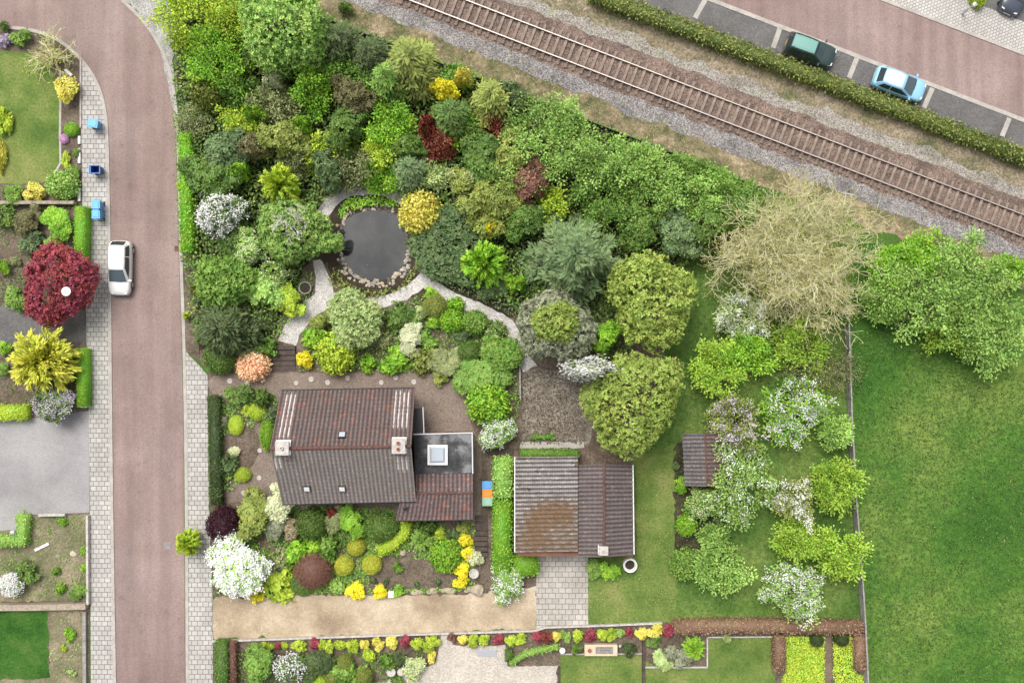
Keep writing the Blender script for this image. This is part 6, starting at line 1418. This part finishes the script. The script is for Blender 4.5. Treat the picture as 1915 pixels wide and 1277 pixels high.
hedge([(708, 1032), (735, 1018), (755, 1000), (761, 978)], 18, .9, 'lime', 'lime worm shaped clipped bush in the south garden', name='topiary', cat='topiary', N=150, seed=21)
hedge([(951, 1215), (952, 1236)], 14, .5, 'dark', 'dark clipped corner hedge at the forecourt', N=120, seed=22)
# ---------------------------------------------------------------- uncountable low growth
RING = [(600, 370), (690, 345), (775, 370), (800, 450), (800, 530), (700, 575), (600, 570), (530, 645), (500, 640), (580, 490)]
POND_IN = [(660, 400), (736, 396), (762, 440), (755, 500), (700, 525), (650, 500), (640, 440)]
scatter('floating_debris', POND_IN, 60, .10, .05, 'litter', 'bits of straw and leaves floating on the dark pond', 'pond debris', 51, (.045, .05), clump=.1)
WOOD = [(330, 40), (590, 25), (1000, 188), (1425, 350), (1340, 455), (1275, 500), (1150, 690), (1080, 690), (960, 575), (800, 510), (770, 380), (690, 340), (600, 380), (580, 480), (510, 600), (440, 640), (370, 640), (345, 470)]
scatter('undergrowth', WOOD, 60000, .24, .15, 'dark', 'dark leafy undergrowth covering the floor of the wood', 'undergrowth', 31, (.05, 1.3))
scatter('undergrowth', WOOD, 16000, .24, .15, 'olive', 'olive undergrowth mixed into the floor of the wood', 'undergrowth', 32, (.1, 1.4), clump=.2)
BED = [(560, 640), (600, 600), (660, 580), (740, 575), (790, 548), (860, 585), (925, 600), (960, 640), (975, 740), (960, 830), (900, 740), (840, 700), (700, 692), (560, 692)]
scatter('ground_cover', BED, 12000, .16, .11, 'mid', 'leafy ground cover between the shrubs of the central bed', 'ground cover', 33, (.02, .35), clump=-.6)
SOUTH = [(400, 1110), (470, 950), (530, 945), (735, 948), (745, 975), (885, 978), (890, 1098), (860, 1105), (660, 1108), (520, 1110)]
scatter('ground_cover', SOUTH, 21000, .17, .11, 'mid', 'leafy ground cover between the shrubs of the south garden', 'ground cover', 34, (.02, .2), excl=([(700, 1035), (860, 1050), (860, 1100), (690, 1100), (700, 1050)],), clump=-.55)
scatter('ground_cover', [(392, 745), (520, 735), (520, 800), (470, 800), (440, 770), (430, 830), (450, 900), (420, 930), (392, 930)], 5200, .15, .10, 'mid', 'low plants of the front garden', 'ground cover', 35, (.02, .3), clump=-.15)
scatter('weeds', [(50, 965), (165, 965), (165, 1120), (0, 1120), (0, 1030), (50, 1020)], 1500, .13, .08, 'mid', 'scattered weeds over the weedy plot', 'weeds', 36, (.01, .1), clump=.1)
scatter('weeds', [(92, 1145), (158, 1145), (160, 1277), (92, 1277)], 260, .13, .08, 'apple', 'scattered weeds in the bed beside the square lawn', 'weeds', 37, (.01, .1), clump=.3)
scatter('ground_cover', [(0, 385), (138, 385), (138, 500), (160, 560), (60, 572), (0, 572)], 1800, .16, .1, 'dark', 'low leafy plants around the crimson maple', 'ground cover', 38, (.02, .2), clump=-.1)
scatter('ground_cover', [(0, 645), (150, 645), (150, 765), (0, 755)], 900, .16, .1, 'dark', 'low leafy plants around the golden conifer', 'ground cover', 39, (.02, .2), clump=.1)
scatter('ground_cover', [(440, 1215), (800, 1218), (740, 1262), (700, 1300), (440, 1300)], 4200, .16, .11, 'dark', 'dark leafy ground cover of the bottom garden', 'ground cover', 40, (.02, .25), clump=-.5)
scatter('ground_cover', [(1468, 1188), (1539, 1188), (1539, 1300), (1460, 1300), (1462, 1258), (1468, 1258)], 7500, .12, .09, 'lime', 'vivid lime ground cover left of the dirt path', 'ground cover', 41, (.05, .4))
scatter('ground_cover', [(1557, 1188), (1599, 1188), (1599, 1258), (1620, 1260), (1620, 1300), (1557, 1300)], 3800, .12, .09, 'lime', 'vivid lime ground cover right of the dirt path', 'ground cover', 42, (.05, .4))
scatter('bank_grass', [(590, 20), (740, 10), (1000, 125), (1420, 290), (1900, 480), (1900, 510), (1700, 460), (1420, 345), (1000, 180)], 7000, .20, .04, 'straw', 'dry straw coloured grass along the railway bank', 'dry grass', 43, (.0, .12), clump=-.2)
scatter('bank_grass', [(590, 20), (740, 10), (1000, 125), (1420, 290), (1900, 480), (1900, 510), (1700, 460), (1420, 345), (1000, 180)], 7000, .20, .06, 'olive', 'green weeds in the dry grass of the railway bank', 'weeds', 44, (.0, .12), clump=.15)
scatter('verge_grass', [(900, -20), (1110, -10), (1930, 310), (1930, 400), (1500, 215)], 5200, .18, .05, 'olive', 'scrubby grass between hedge and pale ballast', 'weeds', 45, (.0, .12), clump=.35)
FIELD = [(1594, 640), (1640, 600), (1920, 700), (1920, 1290), (1628, 1290), (1624, 1180), (1606, 950)]
scatter('meadow_grass', FIELD, 26000, .15, .06, 'meadow', 'tufted grass of the green meadow', 'grass', 46, (.0, .10))
scatter('orchard_grass_tufts', [(1270, 480), (1590, 600), (1592, 770), (1603, 950), (1618, 1160), (1265, 1160), (1262, 850), (1195, 850), (1265, 700)], 20000, .14, .05, 'grass', 'grass tufts of the orchard', 'grass', 47, (.0, .08))
scatter('bed_plants', [(612, 530), (640, 545), (700, 560), (760, 540), (785, 500), (772, 500), (750, 535), (700, 545), (650, 530), (628, 500)], 1100, .15, .1, 'olive', 'mossy plants around the lower pond rim', 'ground cover', 48, (.08, .25))
scatter('bed_plants', [(632, 395), (650, 372), (700, 367), (745, 374), (745, 386), (700, 384), (655, 394), (640, 410)], 1100, .16, .11, 'spring', 'green plants around the upper pond rim', 'ground cover', 49, (.08, .3))
scatter('fallen_leaves', [(976, 692), (1095, 692), (1095, 830), (976, 830)], 2200, .12, .09, 'litter', 'fallen leaves on the mulch terrace', 'fallen leaves', 50, (.0, .05))
scatter('meadow_weeds', FIELD, 7000, .22, .10, 'grass', 'paler weed tufts dotted over the green meadow', 'weeds', 52, (.02, .14), clump=.75)
scatter('lawn_weeds', [(1102, 1060), (1195, 1045), (1195, 880), (1255, 850), (1265, 1160), (1102, 1164)], 2600, .13, .05, 'hedge', 'dry worn grass in the lawn right of the garage', 'dry grass', 53, (.0, .05), clump=.35)
scatter('fallen_leaves', ribbon(chaikin([(a - 8, b) for a, b in RR[2:-1]], 2, False), 12), 1500, .09, .06, 'litter', 'dry leaves and dirt along the right kerb of the road', 'fallen leaves', 54, (.0, .02), clump=.25)
scatter('fallen_leaves', ribbon(chaikin([(a + 6, b) for a, b in RL[1:-1]], 2, False), 9), 1100, .08, .06, 'litter', 'dry leaves and dirt along the left kerb of the road', 'fallen leaves', 55, (.0, .02), clump=.3)
scatter('ground_cover', [(548, 515), (586, 508), (588, 545), (572, 570), (535, 615), (520, 642), (495, 645), (500, 600), (540, 540)], 1100, .17, .11, 'mid', 'leafy ground cover left of the gravel fork', 'ground cover', 56, (.05, .35))
scatter('ground_cover', [(790, 485), (900, 530), (965, 560), (968, 596), (930, 577), (880, 556), (838, 536), (800, 508)], 1700, .17, .11, 'blue', 'blue green low growth between the shrub bank and the path', 'ground cover', 57, (.05, .5))
